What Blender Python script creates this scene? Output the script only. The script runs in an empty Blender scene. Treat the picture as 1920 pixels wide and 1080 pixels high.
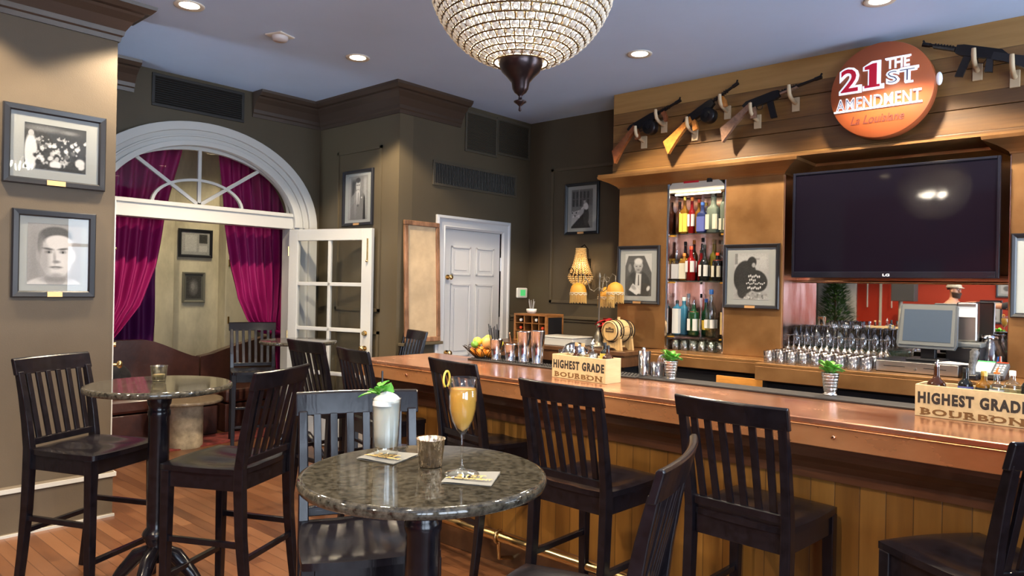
import bpy, bmesh, math, random
import numpy as np
from mathutils import Vector, Matrix
R = math.radians
PI = math.pi
random.seed(7)
rng = np.random.default_rng(11)
SC = bpy.context.scene
C = SC.collection

# ------------------------------------------------------------------ camera, world, exposure
H = 3.35                      # ceiling height
CAM_Z = 1.55
cam_d = bpy.data.cameras.new('camera')
cam = bpy.data.objects.new('camera', cam_d); C.objects.link(cam)
_y, _p, _r, _f = R(48.4549), R(-0.03166), R(1.1058), 1344.17
fw = Vector((math.sin(_y)*math.cos(_p), math.cos(_y)*math.cos(_p), math.sin(_p)))
rt = Vector((math.cos(_y), -math.sin(_y), 0)); up = rt.cross(fw)
rt2 = math.cos(_r)*rt + math.sin(_r)*up; up2 = -math.sin(_r)*rt + math.cos(_r)*up
M = Matrix((rt2, up2, -fw)).transposed().to_4x4(); M.translation = Vector((0, 0, CAM_Z))
cam.matrix_world = M
cam_d.sensor_width = 36; cam_d.lens = _f/1920*36; cam_d.clip_start = 0.05
SC.camera = cam
SC.view_settings.view_transform = 'Standard'; SC.view_settings.look = 'None'
SC.view_settings.gamma = 1; SC.view_settings.use_curve_mapping = False
SC.view_settings.exposure = 0.50
SC.cycles.max_bounces = 9; SC.cycles.diffuse_bounces = 4; SC.cycles.glossy_bounces = 4
SC.cycles.transmission_bounces = 6; SC.cycles.transparent_max_bounces = 64
SC.cycles.caustics_reflective = False; SC.cycles.caustics_refractive = False
SC.cycles.sample_clamp_indirect = 4.0

world = bpy.data.worlds.new('daylight'); SC.world = world; world.use_nodes = True
bg = world.node_tree.nodes['Background']
bg.inputs[0].default_value = (0.70, 0.83, 1.0, 1); bg.inputs[1].default_value = 13.0

WINDOWS = [(-2.9, -1.3), (-0.9, 0.9), (3.72, 5.5)]      # openings in the street wall behind the camera
WIN_Z = (0.55, 2.85); WALL_BACK = -2.3
for i, (a, b) in enumerate(WINDOWS):                     # daylight portals in the window openings
    l = bpy.data.lights.new('window_daylight', 'AREA'); l.shape = 'RECTANGLE'
    l.size = b-a; l.size_y = WIN_Z[1]-WIN_Z[0]; l.cycles.is_portal = True
    o = bpy.data.objects.new('window_daylight', l); C.objects.link(o)
    o.location = ((a+b)/2, WALL_BACK-0.05, sum(WIN_Z)/2); o.rotation_euler = (R(90), 0, 0)

DOWNLIGHTS = [(2.08, 4.70), (3.42, 4.71), (4.71, 2.92), (4.75, 1.25), (2.9, 1.2), (1.9, 2.9), (4.72, -0.5), (0.6, 4.70), (-0.8, 3.0), (0.2, 0.8), (-1.9, 1.3)]
for x, y in DOWNLIGHTS:
    l = bpy.data.lights.new('downlight_beam', 'SPOT'); l.energy = 200; l.color = (1.0, 0.81, 0.57)
    l.spot_size = R(126); l.spot_blend = 0.22; l.shadow_soft_size = 0.05
    o = bpy.data.objects.new('downlight_beam', l); C.objects.link(o); o.location = (x, y, H-0.03)

# ------------------------------------------------------------------ materials
MT = {}
def mat(name, col, rough=0.5, metal=0.0, var=None, bump=None, coat=0.0, spec=0.5, emis=None, trans=0.0, ior=1.45, sheen=0.0, alpha=1.0, sss=0.0):
    if name in MT: return MT[name]
    m = bpy.data.materials.new(name); m.use_nodes = True; MT[name] = m
    nt = m.node_tree; N = nt.nodes; L = nt.links
    b = N['Principled BSDF']
    b.inputs['Base Color'].default_value = (*col, 1)
    b.inputs['Roughness'].default_value = rough; b.inputs['Metallic'].default_value = metal
    b.inputs['Coat Weight'].default_value = coat; b.inputs['Coat Roughness'].default_value = 0.08
    b.inputs['Specular IOR Level'].default_value = spec
    b.inputs['Transmission Weight'].default_value = trans; b.inputs['IOR'].default_value = ior
    b.inputs['Sheen Weight'].default_value = sheen
    b.inputs['Subsurface Weight'].default_value = sss
    if sss: b.inputs['Subsurface Radius'].default_value = (.02, .01, .008)
    if emis:
        b.inputs['Emission Color'].default_value = (*emis[0], 1); b.inputs['Emission Strength'].default_value = emis[1]
    tc = None
    if var or bump:
        tc = N.new('ShaderNodeTexCoord')
    if var:                   # (scale xyz or float, amount, second colour or None)
        mp = N.new('ShaderNodeMapping'); L.new(tc.outputs['Object'], mp.inputs[0])
        s = var[0] if isinstance(var[0], tuple) else (var[0],)*3
        mp.inputs['Scale'].default_value = s
        n = N.new('ShaderNodeTexNoise'); n.inputs['Scale'].default_value = 1; n.inputs['Detail'].default_value = 5
        n.inputs['Roughness'].default_value = 0.62
        L.new(mp.outputs[0], n.inputs[0])
        cr = N.new('ShaderNodeValToRGB'); L.new(n.outputs[0], cr.inputs[0])
        a = var[1]; c2 = var[2] if len(var) > 2 and var[2] else tuple(min(1, c*(1+a)) for c in col)
        c1 = tuple(c*(1-a) for c in col)
        cr.color_ramp.elements[0].position = 0.32; cr.color_ramp.elements[1].position = 0.68
        cr.color_ramp.elements[0].color = (*c1, 1); cr.color_ramp.elements[1].color = (*c2, 1)
        L.new(cr.outputs[0], b.inputs['Base Color'])
        if len(var) > 3:
            mr = N.new('ShaderNodeMapRange'); L.new(n.outputs[0], mr.inputs[0])
            mr.inputs[1].default_value = .3; mr.inputs[2].default_value = .7
            mr.inputs[3].default_value = max(0.02, rough-var[3]); mr.inputs[4].default_value = min(1, rough+var[3])
            L.new(mr.outputs[0], b.inputs['Roughness'])
    if bump:                  # (scale, strength)
        n2 = N.new('ShaderNodeTexNoise'); n2.inputs['Detail'].default_value = 3
        mp2 = N.new('ShaderNodeMapping'); L.new(tc.outputs['Object'], mp2.inputs[0])
        s = bump[0] if isinstance(bump[0], tuple) else (bump[0],)*3
        mp2.inputs['Scale'].default_value = s; n2.inputs['Scale'].default_value = 1
        L.new(mp2.outputs[0], n2.inputs[0])
        bp = N.new('ShaderNodeBump'); bp.inputs['Strength'].default_value = bump[1]; bp.inputs['Distance'].default_value = 0.01
        L.new(n2.outputs[0], bp.inputs['Height']); L.new(bp.outputs[0], b.inputs['Normal'])
    return m

def planks(name, cols, width, axis, grain, rough=0.35, seam=0.02, coat=0.0, length=None, off=0.0, gr=0.35, wv=0.45):
    """boards of WIDTH counted along AXIS (0 x, 1 y, 2 z), grain running along GRAIN."""
    if name in MT: return MT[name]
    m = bpy.data.materials.new(name); m.use_nodes = True; MT[name] = m
    nt = m.node_tree; N = nt.nodes; L = nt.links; b = N['Principled BSDF']
    def mth(op, a, bb=None):
        n = N.new('ShaderNodeMath'); n.operation = op
        for i, v in enumerate((a, bb)):
            if v is None: continue
            if hasattr(v, 'is_linked') or isinstance(v, bpy.types.NodeSocket): L.new(v, n.inputs[i])
            else: n.inputs[i].default_value = v
        return n.outputs[0]
    tc = N.new('ShaderNodeTexCoord'); sp = N.new('ShaderNodeSeparateXYZ'); L.new(tc.outputs['Object'], sp.inputs[0])
    c = mth('DIVIDE', mth('ADD', sp.outputs[axis], off+50*width), width)
    idx = mth('FLOOR', c); fr = mth('FRACT', c)
    g = sp.outputs[grain]
    if length:
        wn0 = N.new('ShaderNodeTexWhiteNoise'); wn0.noise_dimensions = '1D'; L.new(idx, wn0.inputs['W'])
        row = mth('FLOOR', mth('DIVIDE', mth('ADD', g, mth('MULTIPLY', wn0.outputs[0], length*3)), length))
        idx2 = mth('ADD', idx, mth('MULTIPLY', row, 17.31))
    else: idx2 = idx
    wn = N.new('ShaderNodeTexWhiteNoise'); wn.noise_dimensions = '1D'; L.new(idx2, wn.inputs['W'])
    mp = N.new('ShaderNodeMapping'); L.new(tc.outputs['Object'], mp.inputs[0])
    s = [26, 26, 26]; s[grain] = 1.6; mp.inputs['Scale'].default_value = s
    cmb = N.new('ShaderNodeCombineXYZ')
    for i in range(3): L.new(mth('MULTIPLY', wn.outputs[0], 31.7+i*7), cmb.inputs[i])
    L.new(cmb.outputs[0], mp.inputs['Location'])
    ns = N.new('ShaderNodeTexNoise'); ns.inputs['Scale'].default_value = 1; ns.inputs['Detail'].default_value = 6
    ns.inputs['Roughness'].default_value = 0.65; L.new(mp.outputs[0], ns.inputs[0])
    mp2 = N.new('ShaderNodeMapping'); L.new(tc.outputs['Object'], mp2.inputs[0])
    s2 = [5, 5, 5]; s2[grain] = 1.1; mp2.inputs['Scale'].default_value = s2; L.new(cmb.outputs[0], mp2.inputs['Location'])
    n3 = N.new('ShaderNodeTexNoise'); n3.inputs['Scale'].default_value = 1; n3.inputs['Detail'].default_value = 3; L.new(mp2.outputs[0], n3.inputs[0])
    v = mth('ADD', mth('MULTIPLY', wn.outputs[0], wv), mth('ADD', mth('MULTIPLY', ns.outputs[0], gr), mth('MULTIPLY', n3.outputs[0], 0.90-wv)))
    cr = N.new('ShaderNodeValToRGB'); L.new(v, cr.inputs[0])
    els = cr.color_ramp.elements
    for i, cc in enumerate(cols):
        pos = 0.25 + 0.65*i/(len(cols)-1)
        e = els[i] if i < 2 else els.new(pos)
        e.position = pos; e.color = (*cc, 1)
    d = mth('MINIMUM', fr, mth('SUBTRACT', 1.0, fr))
    sm = N.new('ShaderNodeMapRange'); L.new(d, sm.inputs[0]); sm.inputs[1].default_value = 0; sm.inputs[2].default_value = seam
    sm.inputs[3].default_value = 0.25; sm.inputs[4].default_value = 1
    mx = N.new('ShaderNodeMix'); mx.data_type = 'RGBA'; mx.blend_type = 'MULTIPLY'; mx.inputs[0].default_value = 1
    L.new(cr.outputs[0], mx.inputs[6]); L.new(sm.outputs[0], mx.inputs[7]); L.new(mx.outputs[2], b.inputs['Base Color'])
    b.inputs['Roughness'].default_value = rough; b.inputs['Coat Weight'].default_value = coat; b.inputs['Coat Roughness'].default_value = .12
    bp = N.new('ShaderNodeBump'); bp.inputs['Strength'].default_value = .35; bp.inputs['Distance'].default_value = .004
    L.new(mth('ADD', mth('MULTIPLY', ns.outputs[0], .35), sm.outputs[0]), bp.inputs['Height']); L.new(bp.outputs[0], b.inputs['Normal'])
    return m

def thin_glass(name, tint=(0.93, 0.97, 0.95), refl=1.0, rough=0.02, base=0.04):
    """thin-walled glass: tinted transparency with Fresnel-weighted mirror reflection."""
    if name in MT: return MT[name]
    m = bpy.data.materials.new(name); m.use_nodes = True; MT[name] = m
    nt = m.node_tree; N = nt.nodes; L = nt.links; N.clear()
    o = N.new('ShaderNodeOutputMaterial'); mx = N.new('ShaderNodeMixShader'); t = N.new('ShaderNodeBsdfTransparent')
    g = N.new('ShaderNodeBsdfGlossy'); g.inputs['Roughness'].default_value = rough
    t.inputs[0].default_value = (*tint, 1)
    lw = N.new('ShaderNodeLayerWeight'); lw.inputs[0].default_value = .5
    fr = N.new('ShaderNodeMath'); fr.operation = 'POWER'; fr.inputs[1].default_value = 4.0; L.new(lw.outputs['Facing'], fr.inputs[0])
    k = N.new('ShaderNodeMath'); k.operation = 'MULTIPLY_ADD'; k.use_clamp = True
    L.new(fr.outputs[0], k.inputs[0]); k.inputs[1].default_value = refl; k.inputs[2].default_value = base
    L.new(k.outputs[0], mx.inputs[0]); L.new(t.outputs[0], mx.inputs[1]); L.new(g.outputs[0], mx.inputs[2]); L.new(mx.outputs[0], o.inputs[0])
    return m

def vcol_mat():
    if 'photo_print' in MT: return MT['photo_print']
    m = bpy.data.materials.new('photo_print'); m.use_nodes = True; MT['photo_print'] = m
    N = m.node_tree.nodes; a = N.new('ShaderNodeVertexColor'); a.layer_name = 'print'
    m.node_tree.links.new(a.outputs[0], N['Principled BSDF'].inputs['Base Color'])
    N['Principled BSDF'].inputs['Roughness'].default_value = 0.6
    return m

def wall_mat(name, col, amt=.10): return mat(name, col, .55, var=(1.3, amt), bump=(180, .08), spec=.35)
OLIVE = wall_mat('olive_brown_paint', (.068, .053, .032))
OLIVE2 = mat('olive_trim_paint', (.084, .066, .040), .4, spec=.4)
TAUPE = wall_mat('taupe_paint', (.094, .072, .048))
CROWN = mat('dark_brown_crown_paint', (.048, .032, .023), .35, spec=.5)
CEIL = wall_mat('blue_grey_ceiling_paint', (.52, .67, .92), .03)
RED = wall_mat('brick_red_paint', (.30, .030, .012))
CREAM = mat('mottled_cream_plaster', (.46, .42, .31), .35, var=((2.2, 2.2, 1.0), .38), spec=.5)
WHITE = mat('white_gloss_paint', (.46, .455, .43), .32, spec=.5, bump=(60, .05))
WHITE2 = mat('cool_white_gloss_paint', (.47, .47, .475), .32, spec=.5)
BLACKW = mat('black_painted_wood', (.0060, .0050, .0070), .21, var=(30, .4), bump=((60, 60, 8), .05), coat=0, spec=.40)
COPPER = mat('polished_bar_copper', (.60, .27, .15), .22, .85, var=((5, 2.2, 5), .14, (.74, .39, .25), .08), bump=((6, 3, 6), .025))
COPPER2 = mat('aged_copper_sheet', (.29, .145, .052), .40, .72, var=(3.4, .14, (.335, .178, .070), .08), bump=(14, .10))
COPPERF = mat('copper_fascia', (.50, .21, .080), .28, .6, var=((5, 2.2, 5), .14, (.58, .27, .115), .06), bump=((5, 3, 5), .02))
COPPER3 = mat('bright_copper_trim', (.85, .48, .28), .16, 1.0)
COPPER4 = mat('polished_copper_lining', (.60, .38, .28), .20, 1.0, var=((6, 6, 2), .18, (.66, .48, .42), .06))
BRASS = mat('brass', (.66, .46, .21), .22, 1.0)
STEEL = mat('polished_steel', (.74, .74, .76), .13, 1.0)
STEEL2 = mat('brushed_steel', (.52, .50, .48), .32, 1.0)
CHROME = mat('chrome', (.85, .85, .87), .06, 1.0)
BLACKP = mat('black_plastic', (.012, .012, .014), .3)
BLACKF = mat('black_frame_wood', (.014, .015, .019), .28)
GRANITE = mat('dark_granite', (.027, .024, .018), .06, var=(75, .7, (.068, .061, .046)), coat=.1)
RUBBER = mat('black_rubber', (.012, .011, .012), .6)
MIRROR = mat('silvered_mirror', (.86, .87, .86), .015, 1.0)
GLASS = thin_glass('clear_glass', (.97, .985, .975), 1.4, .02, .07)
PANE = thin_glass('window_pane', (.96, .97, .97), .8, .01, .015)
SHELFG = thin_glass('green_edged_shelf_glass', (.82, .93, .88), .9, .03, .08)
WARMW = (1.0, .86, .62)
PINE = planks('golden_pine_planks', [(.050, .022, .006), (.15, .070, .019), (.31, .165, .046), (.42, .24, .078)], .262, 2, 1, .42, .012, off=-.02)
BARW = planks('vertical_cypress_boards', [(.040, .015, .004), (.120, .050, .009), (.20, .088, .016), (.27, .13, .028)], .094, 1, 2, .38, .03, wv=.22)
BARWX = planks('vertical_cypress_boards_end', [(.055, .024, .006), (.15, .068, .015), (.24, .115, .025)], .094, 0, 2, .38, .03)
FLOORM = planks('orange_oak_floorboards', [(.040, .014, .006), (.085, .032, .013), (.125, .050, .020), (.16, .070, .031)], .075, 0, 1, .32, .03, coat=.15, length=.9)
WOODB = mat('brown_varnished_wood', (.23, .095, .028), .3, var=((6, 6, 30), .35), coat=.2)
WOODD = mat('dark_walnut', (.085, .038, .017), .3, var=((30, 6, 6), .35), coat=.3)
WOODP = mat('pale_crate_wood', (.58, .42, .22), .5, var=((30, 4, 30), .12))

# ------------------------------------------------------------------ mesh builder
class MB:
    def __init__(s): s.v = []; s.f = []; s.sm = []; s.mi = []; s.m = 0; s.M = None
    def add(s, vs, fs, smooth=False):
        o = len(s.v)
        for p in vs:
            p = Vector(p)
            if s.M is not None: p = s.M @ p
            s.v.append(tuple(p))
        for f in fs:
            s.f.append(tuple(i+o for i in f)); s.sm.append(smooth); s.mi.append(s.m)
        return s
    def box(s, a, b):
        (x0, y0, z0), (x1, y1, z1) = a, b
        x0, x1 = sorted((x0, x1)); y0, y1 = sorted((y0, y1)); z0, z1 = sorted((z0, z1))
        return s.add([(x0,y0,z0),(x1,y0,z0),(x1,y1,z0),(x0,y1,z0),(x0,y0,z1),(x1,y0,z1),(x1,y1,z1),(x0,y1,z1)],
                     [(0,3,2,1),(4,5,6,7),(0,1,5,4),(1,2,6,5),(2,3,7,6),(3,0,4,7)])
    def beam(s, p, q, w, h, up=(0, 0, 1), w2=None, h2=None):
        p = Vector(p); q = Vector(q); d = (q-p).normalized(); u = Vector(up)
        sx = d.cross(u)
        if sx.length < 1e-5: sx = d.cross(Vector((1, 0, 0)))
        sx.normalize(); u = sx.cross(d).normalized(); w2 = w if w2 is None else w2; h2 = h if h2 is None else h2
        vs = []
        for c, ww, hh in ((p, w, h), (q, w2, h2)):
            for a, b in ((-1, -1), (1, -1), (1, 1), (-1, 1)): vs.append(c+sx*a*ww/2+u*b*hh/2)
        return s.add(vs, [(0,1,2,3),(7,6,5,4),(0,4,5,1),(1,5,6,2),(2,6,7,3),(3,7,4,0)])
    def prism(s, pts, fn, d0, d1, smooth=False):
        """pts 2-D outline (counter-clockwise seen from the +depth side); fn(u, v, depth) -> point"""
        n = len(pts)
        vs = [fn(u, v, d0) for u, v in pts]+[fn(u, v, d1) for u, v in pts]
        s.add(vs, [tuple(range(n))[::-1], tuple(range(n, 2*n))])
        s.add(vs, [(i, (i+1) % n, n+(i+1) % n, n+i) for i in range(n)], smooth)
        return s
    def lathe(s, prof, c=(0, 0, 0), n=24, axis='Z', smooth=True, cap=True, arc=None):
        """prof: [(r, z)]; a repeated point makes a crease"""
        vs = []; fs = []; rows = []
        for r, z in prof:
            row = []
            for k in range(n):
                a = 2*PI*k/n
                row.append(len(vs)); vs.append((r*math.cos(a), r*math.sin(a), z))
            rows.append(row)
        for i in range(len(rows)-1):
            if prof[i] == prof[i+1]: continue
            for k in range(n): fs.append((rows[i][k], rows[i][(k+1) % n], rows[i+1][(k+1) % n], rows[i+1][k]))
        out = []
        for x, y, z in vs:
            if axis == 'Z': p = (x, y, z)
            elif axis == 'X': p = (z, x, y)
            else: p = (y, z, x)
            out.append((p[0]+c[0], p[1]+c[1], p[2]+c[2]))
        s.add(out, fs, smooth)
        if cap:
            for row, rev, pr in ((rows[0], True, prof[0]), (rows[-1], False, prof[-1])):
                if pr[0] > 1e-4:
                    vv = [out[i] for i in row]
                    s.add(vv, [tuple(range(n))[::-1] if rev else tuple(range(n))])
        return s
    def cyl(s, p, q, r, n=12, r2=None, smooth=True):
        return s.tube([p, q], [r, r if r2 is None else r2], n, smooth)
    def tube(s, path, r, n=8, smooth=True, closed=False):
        P = [Vector(p) for p in path]; rs = r if isinstance(r, (list, tuple)) else [r]*len(P)
        m = len(P); T = []
        for i in range(m):
            a = P[(i-1) % m] if (closed or i) else P[i]; b = P[(i+1) % m] if (closed or i < m-1) else P[i]
            t = (b-a); T.append(t.normalized() if t.length > 1e-9 else Vector((0, 0, 1)))
        u = T[0].cross(Vector((0, 0, 1)))
        if u.length < 1e-3: u = T[0].cross(Vector((1, 0, 0)))
        u.normalize(); vs = []
        for i in range(m):
            u = (u-T[i]*u.dot(T[i]))
            if u.length < 1e-6: u = T[i].orthogonal()
            u.normalize(); w = T[i].cross(u)
            for k in range(n):
                a = 2*PI*k/n; vs.append(P[i]+(u*math.cos(a)+w*math.sin(a))*rs[i])
        fs = []
        for i in range(m if closed else m-1):
            j = (i+1) % m
            for k in range(n): fs.append((i*n+k, i*n+(k+1) % n, j*n+(k+1) % n, j*n+k))
        s.add(vs, fs, smooth)
        if not closed: s.add([vs[k] for k in range(n)], [tuple(range(n))[::-1]]); s.add([vs[(m-1)*n+k] for k in range(n)], [tuple(range(n))])
        return s
    def ball(s, c, r, n=12, m=8, smooth=True):
        rr = r if isinstance(r, tuple) else (r, r, r)
        vs = [(c[0], c[1], c[2]-rr[2])]
        for i in range(1, m):
            t = PI*i/m
            for k in range(n):
                a = 2*PI*k/n; vs.append((c[0]+rr[0]*math.sin(t)*math.cos(a), c[1]+rr[1]*math.sin(t)*math.sin(a), c[2]-rr[2]*math.cos(t)))
        vs.append((c[0], c[1], c[2]+rr[2])); fs = []
        for k in range(n): fs.append((0, 1+(k+1) % n, 1+k)); fs.append((len(vs)-1, len(vs)-1-n+k, len(vs)-1-n+(k+1) % n))
        for i in range(m-2):
            for k in range(n):
                a = 1+i*n; b = a+n; fs.append((a+k, a+(k+1) % n, b+(k+1) % n, b+k))
        return s.add(vs, fs, smooth)
    def grid(s, fn, nu, nv, smooth=True, wrapu=False):
        vs = [fn(i/nu, j/nv) for j in range(nv+1) for i in range(nu+1)]
        return s.add(vs, [(j*(nu+1)+i, j*(nu+1)+i+1, (j+1)*(nu+1)+i+1, (j+1)*(nu+1)+i) for j in range(nv) for i in range(nu)], smooth)
    def mesh(s, name, mats):
        me = bpy.data.meshes.new(name); me.from_pydata(s.v, [], s.f)
        for m in (mats if isinstance(mats, (list, tuple)) else [mats]): me.materials.append(m)
        me.polygons.foreach_set('use_smooth', s.sm); me.polygons.foreach_set('material_index', s.mi)
        me.update(); return me

def link(name, data, parent=None, loc=(0, 0, 0), rz=0.0, rot=None):
    o = bpy.data.objects.new(name, data); C.objects.link(o)
    o.location = loc; o.rotation_euler = rot if rot else (0, 0, rz)
    if parent: o.parent = parent
    return o
def tag(o, label, cat, group=None, kind=None):
    o['label'] = label; o['category'] = cat
    if group: o['group'] = group
    if kind: o['kind'] = kind
    return o
def thing(name, label, cat, loc=(0, 0, 0), rz=0.0, group=None):
    return tag(link(name, None, None, loc, rz), label, cat, group)
def part(name, mb, m, parent, label=None, bev=0, loc=(0, 0, 0), rot=None, sub=0):
    o = link(name, mb.mesh(name, m) if isinstance(mb, MB) else mb, parent, loc, 0, rot)
    if not isinstance(mb, MB) and mb is not None and m is not None and len(mb.materials) == 0: mb.materials.append(m)
    if label: o['label'] = label
    if bev: bevel(o, bev)
    if sub:
        k = o.modifiers.new('subdivision', 'SUBSURF'); k.levels = sub; k.render_levels = sub
    return o
def bevel(o, w, seg=2):
    k = o.modifiers.new('bevel', 'BEVEL'); k.width = w; k.segments = seg; k.limit_method = 'ANGLE'; k.angle_limit = R(40)
def solo(name, mb, m, label, cat, loc=(0, 0, 0), rz=0.0, group=None, bev=0, rot=None):
    o = link(name, mb.mesh(name, m), None, loc, rz, rot); tag(o, label, cat, group)
    if bev: bevel(o, bev)
    return o
def struct(name, mb, m, bev=0, parent=None):
    o = link(name, mb.mesh(name, m), parent)
    if not parent: o['kind'] = 'structure'
    if bev: bevel(o, bev)
    return o
def copytree(src, loc, rz=None, label=None, group=None):
    r = src.copy(); C.objects.link(r); r.location = loc
    if rz is not None: r.rotation_euler = (0, 0, rz)
    if label: r['label'] = label
    if group: r['group'] = group
    for ch in list(src.children):
        c = ch.copy(); C.objects.link(c); c.parent = r
        for g in list(ch.children):
            d = g.copy(); C.objects.link(d); d.parent = c
    return r
def text_mesh(txt, size, depth=.002, sx=1.0, bold=0.0, shear=0.0, space=1.0, mirror=False):
    cu = bpy.data.curves.new('lettering', 'FONT'); cu.body = txt; cu.size = size; cu.extrude = depth/2
    cu.offset = bold; cu.shear = shear; cu.space_character = space; cu.align_x = 'CENTER'; cu.resolution_u = 3
    o = bpy.data.objects.new('lettering', cu); C.objects.link(o)
    dg = bpy.context.evaluated_depsgraph_get(); dg.update()
    me = bpy.data.meshes.new_from_object(o.evaluated_get(dg)); bpy.data.objects.remove(o)
    for v in me.vertices:
        x, y, z = v.co; v.co = (x*sx, -z, y)
    me.materials.clear(); return me

# ================================================================== ROOM SHELL
XL, XR, YD, YA = -3.4, 6.01, 5.09, 6.35        # mirror-side wall, bar wall, door wall, arch wall
fl = MB().box((XL-.2, WALL_BACK-.2, -.1), (8, 6.5, 0)); struct('floor', fl, FLOORM)
fl2 = MB().box((-.5, 6.5, -.1), (8, 9.3, 0)); struct('floor_back_room', fl2, FLOORM)
struct('ceiling', MB().box((XL-.2, WALL_BACK-.2, H), (8, 9.3, H+.1)), CEIL)
struct('wall_left', MB().box((XL-.2, YD, 0), (1.79, YD+.16, H)), TAUPE)
w = MB().box((XL-.2, 6.35, 0), (2.09, 6.47, H)).box((3.87, 6.35, 0), (4.3, 6.47, H))   # arch wall with a half-round top opening
AX, AW, AZ0, AH = 2.98, .89, 2.235, .52
def arc_pts(cx, rx, z0, rz, n=28): return [(cx+rx*math.cos(PI*i/n), z0+rz*math.sin(PI*i/n)) for i in range(n+1)]
pts = arc_pts(AX, AW, 2.1, .72)
fn = lambda u, v, d: (u, d, v)
for a, b in zip(pts[:-1], pts[1:]):
    q = [(b[0], b[1]), (a[0], a[1]), (a[0], H), (b[0], H)]
    w.add([fn(u, v, d) for d in (6.35, 6.47) for u, v in q], [(0,1,2,3),(7,6,5,4),(0,4,5,1)])
struct('wall_arch', w, OLIVE)
struct('wall_column', MB().box((4.17, YD, 0), (4.33, 6.35, H)), OLIVE2)
struct('wall_door', MB().box((4.33, YD, 0), (4.755, YD+.16, H)).box((5.559, YD, 0), (6.2, YD+.16, H)).box((4.755, YD, 2.11), (5.559, YD+.16, H)), OLIVE)
struct('wall_bar', MB().box((XR, WALL_BACK-.2, 0), (XR+.16, YD, H)), OLIVE)
struct('wall_red', MB().box((XL-.2, WALL_BACK-.2, 0), (XL, YD, H)), RED)
w = MB(); xs = [XL-.2]+[v for p in WINDOWS for v in p]+[8]
for i in range(0, len(xs), 2): w.box((xs[i], WALL_BACK-.2, 0), (xs[i+1], WALL_BACK, H))
for a, b in WINDOWS: w.box((a, WALL_BACK-.2, 0), (b, WALL_BACK, WIN_Z[0])).box((a, WALL_BACK-.2, WIN_Z[1]), (b, WALL_BACK, H))
struct('wall_street', w, TAUPE)
for i, (a, b) in enumerate(WINDOWS):
    f = MB()
    for x in np.linspace(a, b, 4): f.box((x-.025, WALL_BACK-.12, WIN_Z[0]), (x+.025, WALL_BACK-.07, WIN_Z[1]))
    for z in np.linspace(WIN_Z[0], WIN_Z[1], 4): f.box((a, WALL_BACK-.12, z-.025), (b, WALL_BACK-.07, z+.025))
    struct('window_%d' % (i+2), f, WHITE)
# back room beyond the arch
struct('wall_back_room', MB().box((-.5, 9.0, 0), (8, 9.16, H)).box((-.6, 6.47, 0), (-.5, 9.16, H)).box((7.9, 6.47, 0), (8, 9.16, H)).box((4.3, 6.35, 0), (8, 6.47, H)), CREAM)
pl_ = MB().box((3.58, 8.86, 0), (3.80, 9.0, H)).box((4.42, 8.80, 0), (4.85, 9.0, H))
struct('trim_1', pl_, CREAM, .01)
for k, z in enumerate((.6, 1.35, 1.9)):
    pass
hg = MB()
for z in (.62, 1.02, 1.75): hg.box((4.455, 8.79, z), (4.475, 8.80, z+.09))
struct('trim_2', hg, BRASS)

# crown mouldings: swept profile (out, down) along a plan polyline, mitred
CROWNP = [(0, -.235), (.012, -.235), (.018, -.205), (.028, -.195), (.034, -.165), (.07, -.105), (.11, -.07), (.12, -.055), (.15, -.05), (.175, -.022), (.18, 0), (0, 0)]
def sweep(mb, path, prof, z0, side=1, closed=False):
    """path: list of (x, y); profile offsets to the left (+1) or right (-1) of the walking direction"""
    P = [Vector((x, y, 0)) for x, y in path]; n = len(P); rings = []
    for i in range(n):
        d1 = (P[i]-P[i-1]).normalized() if i else None; d2 = (P[i+1]-P[i]).normalized() if i < n-1 else None
        if d1 is None: d1 = d2
        if d2 is None: d2 = d1
        n1 = Vector((-d1.y, d1.x, 0))*side; n2 = Vector((-d2.y, d2.x, 0))*side
        m = (n1+n2); m = m/max(.2, m.dot(n1)) if m.length > 1e-6 else n1
        rings.append([P[i]+m*o+Vector((0, 0, z0+z)) for o, z in prof])
    k = len(prof); vs = [v for r in rings for v in r]
    fs = []
    for i in range(n-1):
        for j in range(k):
            f = (i*k+j, i*k+(j+1) % k, (i+1)*k+(j+1) % k, (i+1)*k+j); fs.append(f if side < 0 else f[::-1])
    fs.append(tuple(range(k))); fs.append(tuple(range((n-1)*k, n*k))[::-1])
    return mb.add(vs, fs)
mb = MB(); sweep(mb, [(XL, YD), (1.79, YD), (1.79, YD+.16)], CROWNP, H, -1); struct('trim_3', mb, CROWN)
mb = MB(); sweep(mb, [(3.42, YA), (4.17, YA), (4.17, YD), (4.93, YD)], CROWNP, H, -1); struct('trim_4', mb, CROWN)
mb = MB(); sweep(mb, [(1.2, YA), (2.36, YA)], CROWNP, H, -1); struct('trim_5', mb, CROWN)
# baseboards and rails
BP = [(0, 0), (.022, 0), (.022, .015), (.014, .02), (.014, .25), (.022, .255), (.022, .285), (.012, .30), (0, .30)]
mb = MB(); sweep(mb, [(XL, YD), (1.79, YD), (1.79, YD+.16)], [(o, z) for o, z in BP], 0, -1); struct('baseboard_left', mb, TAUPE)
mb = MB().box((XL, YD-.03, .262), (1.812, YD-.022, .288)).box((1.812, YD-.03, .262), (1.82, YD+.16, .288)).box((XL, YD-.032, 0), (1.812, YD-.022, .016)).box((1.79, YD-.004, .3), (1.797, YD+.004, 2.08)).box((1.774, YD-.005, .3), (1.797, YD, .315))
struct('trim_6', mb, WHITE)
mb = MB(); sweep(mb, [(3.99, YA), (4.17, YA), (4.17, YD), (4.62, YD)], BP, 0, -1); struct('baseboard_column', mb, OLIVE2)
mb = MB(); sweep(mb, [(5.66, YD), (XR, YD), (XR, 3.7)], BP, 0, -1); struct('baseboard_door', mb, OLIVE2)
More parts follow.
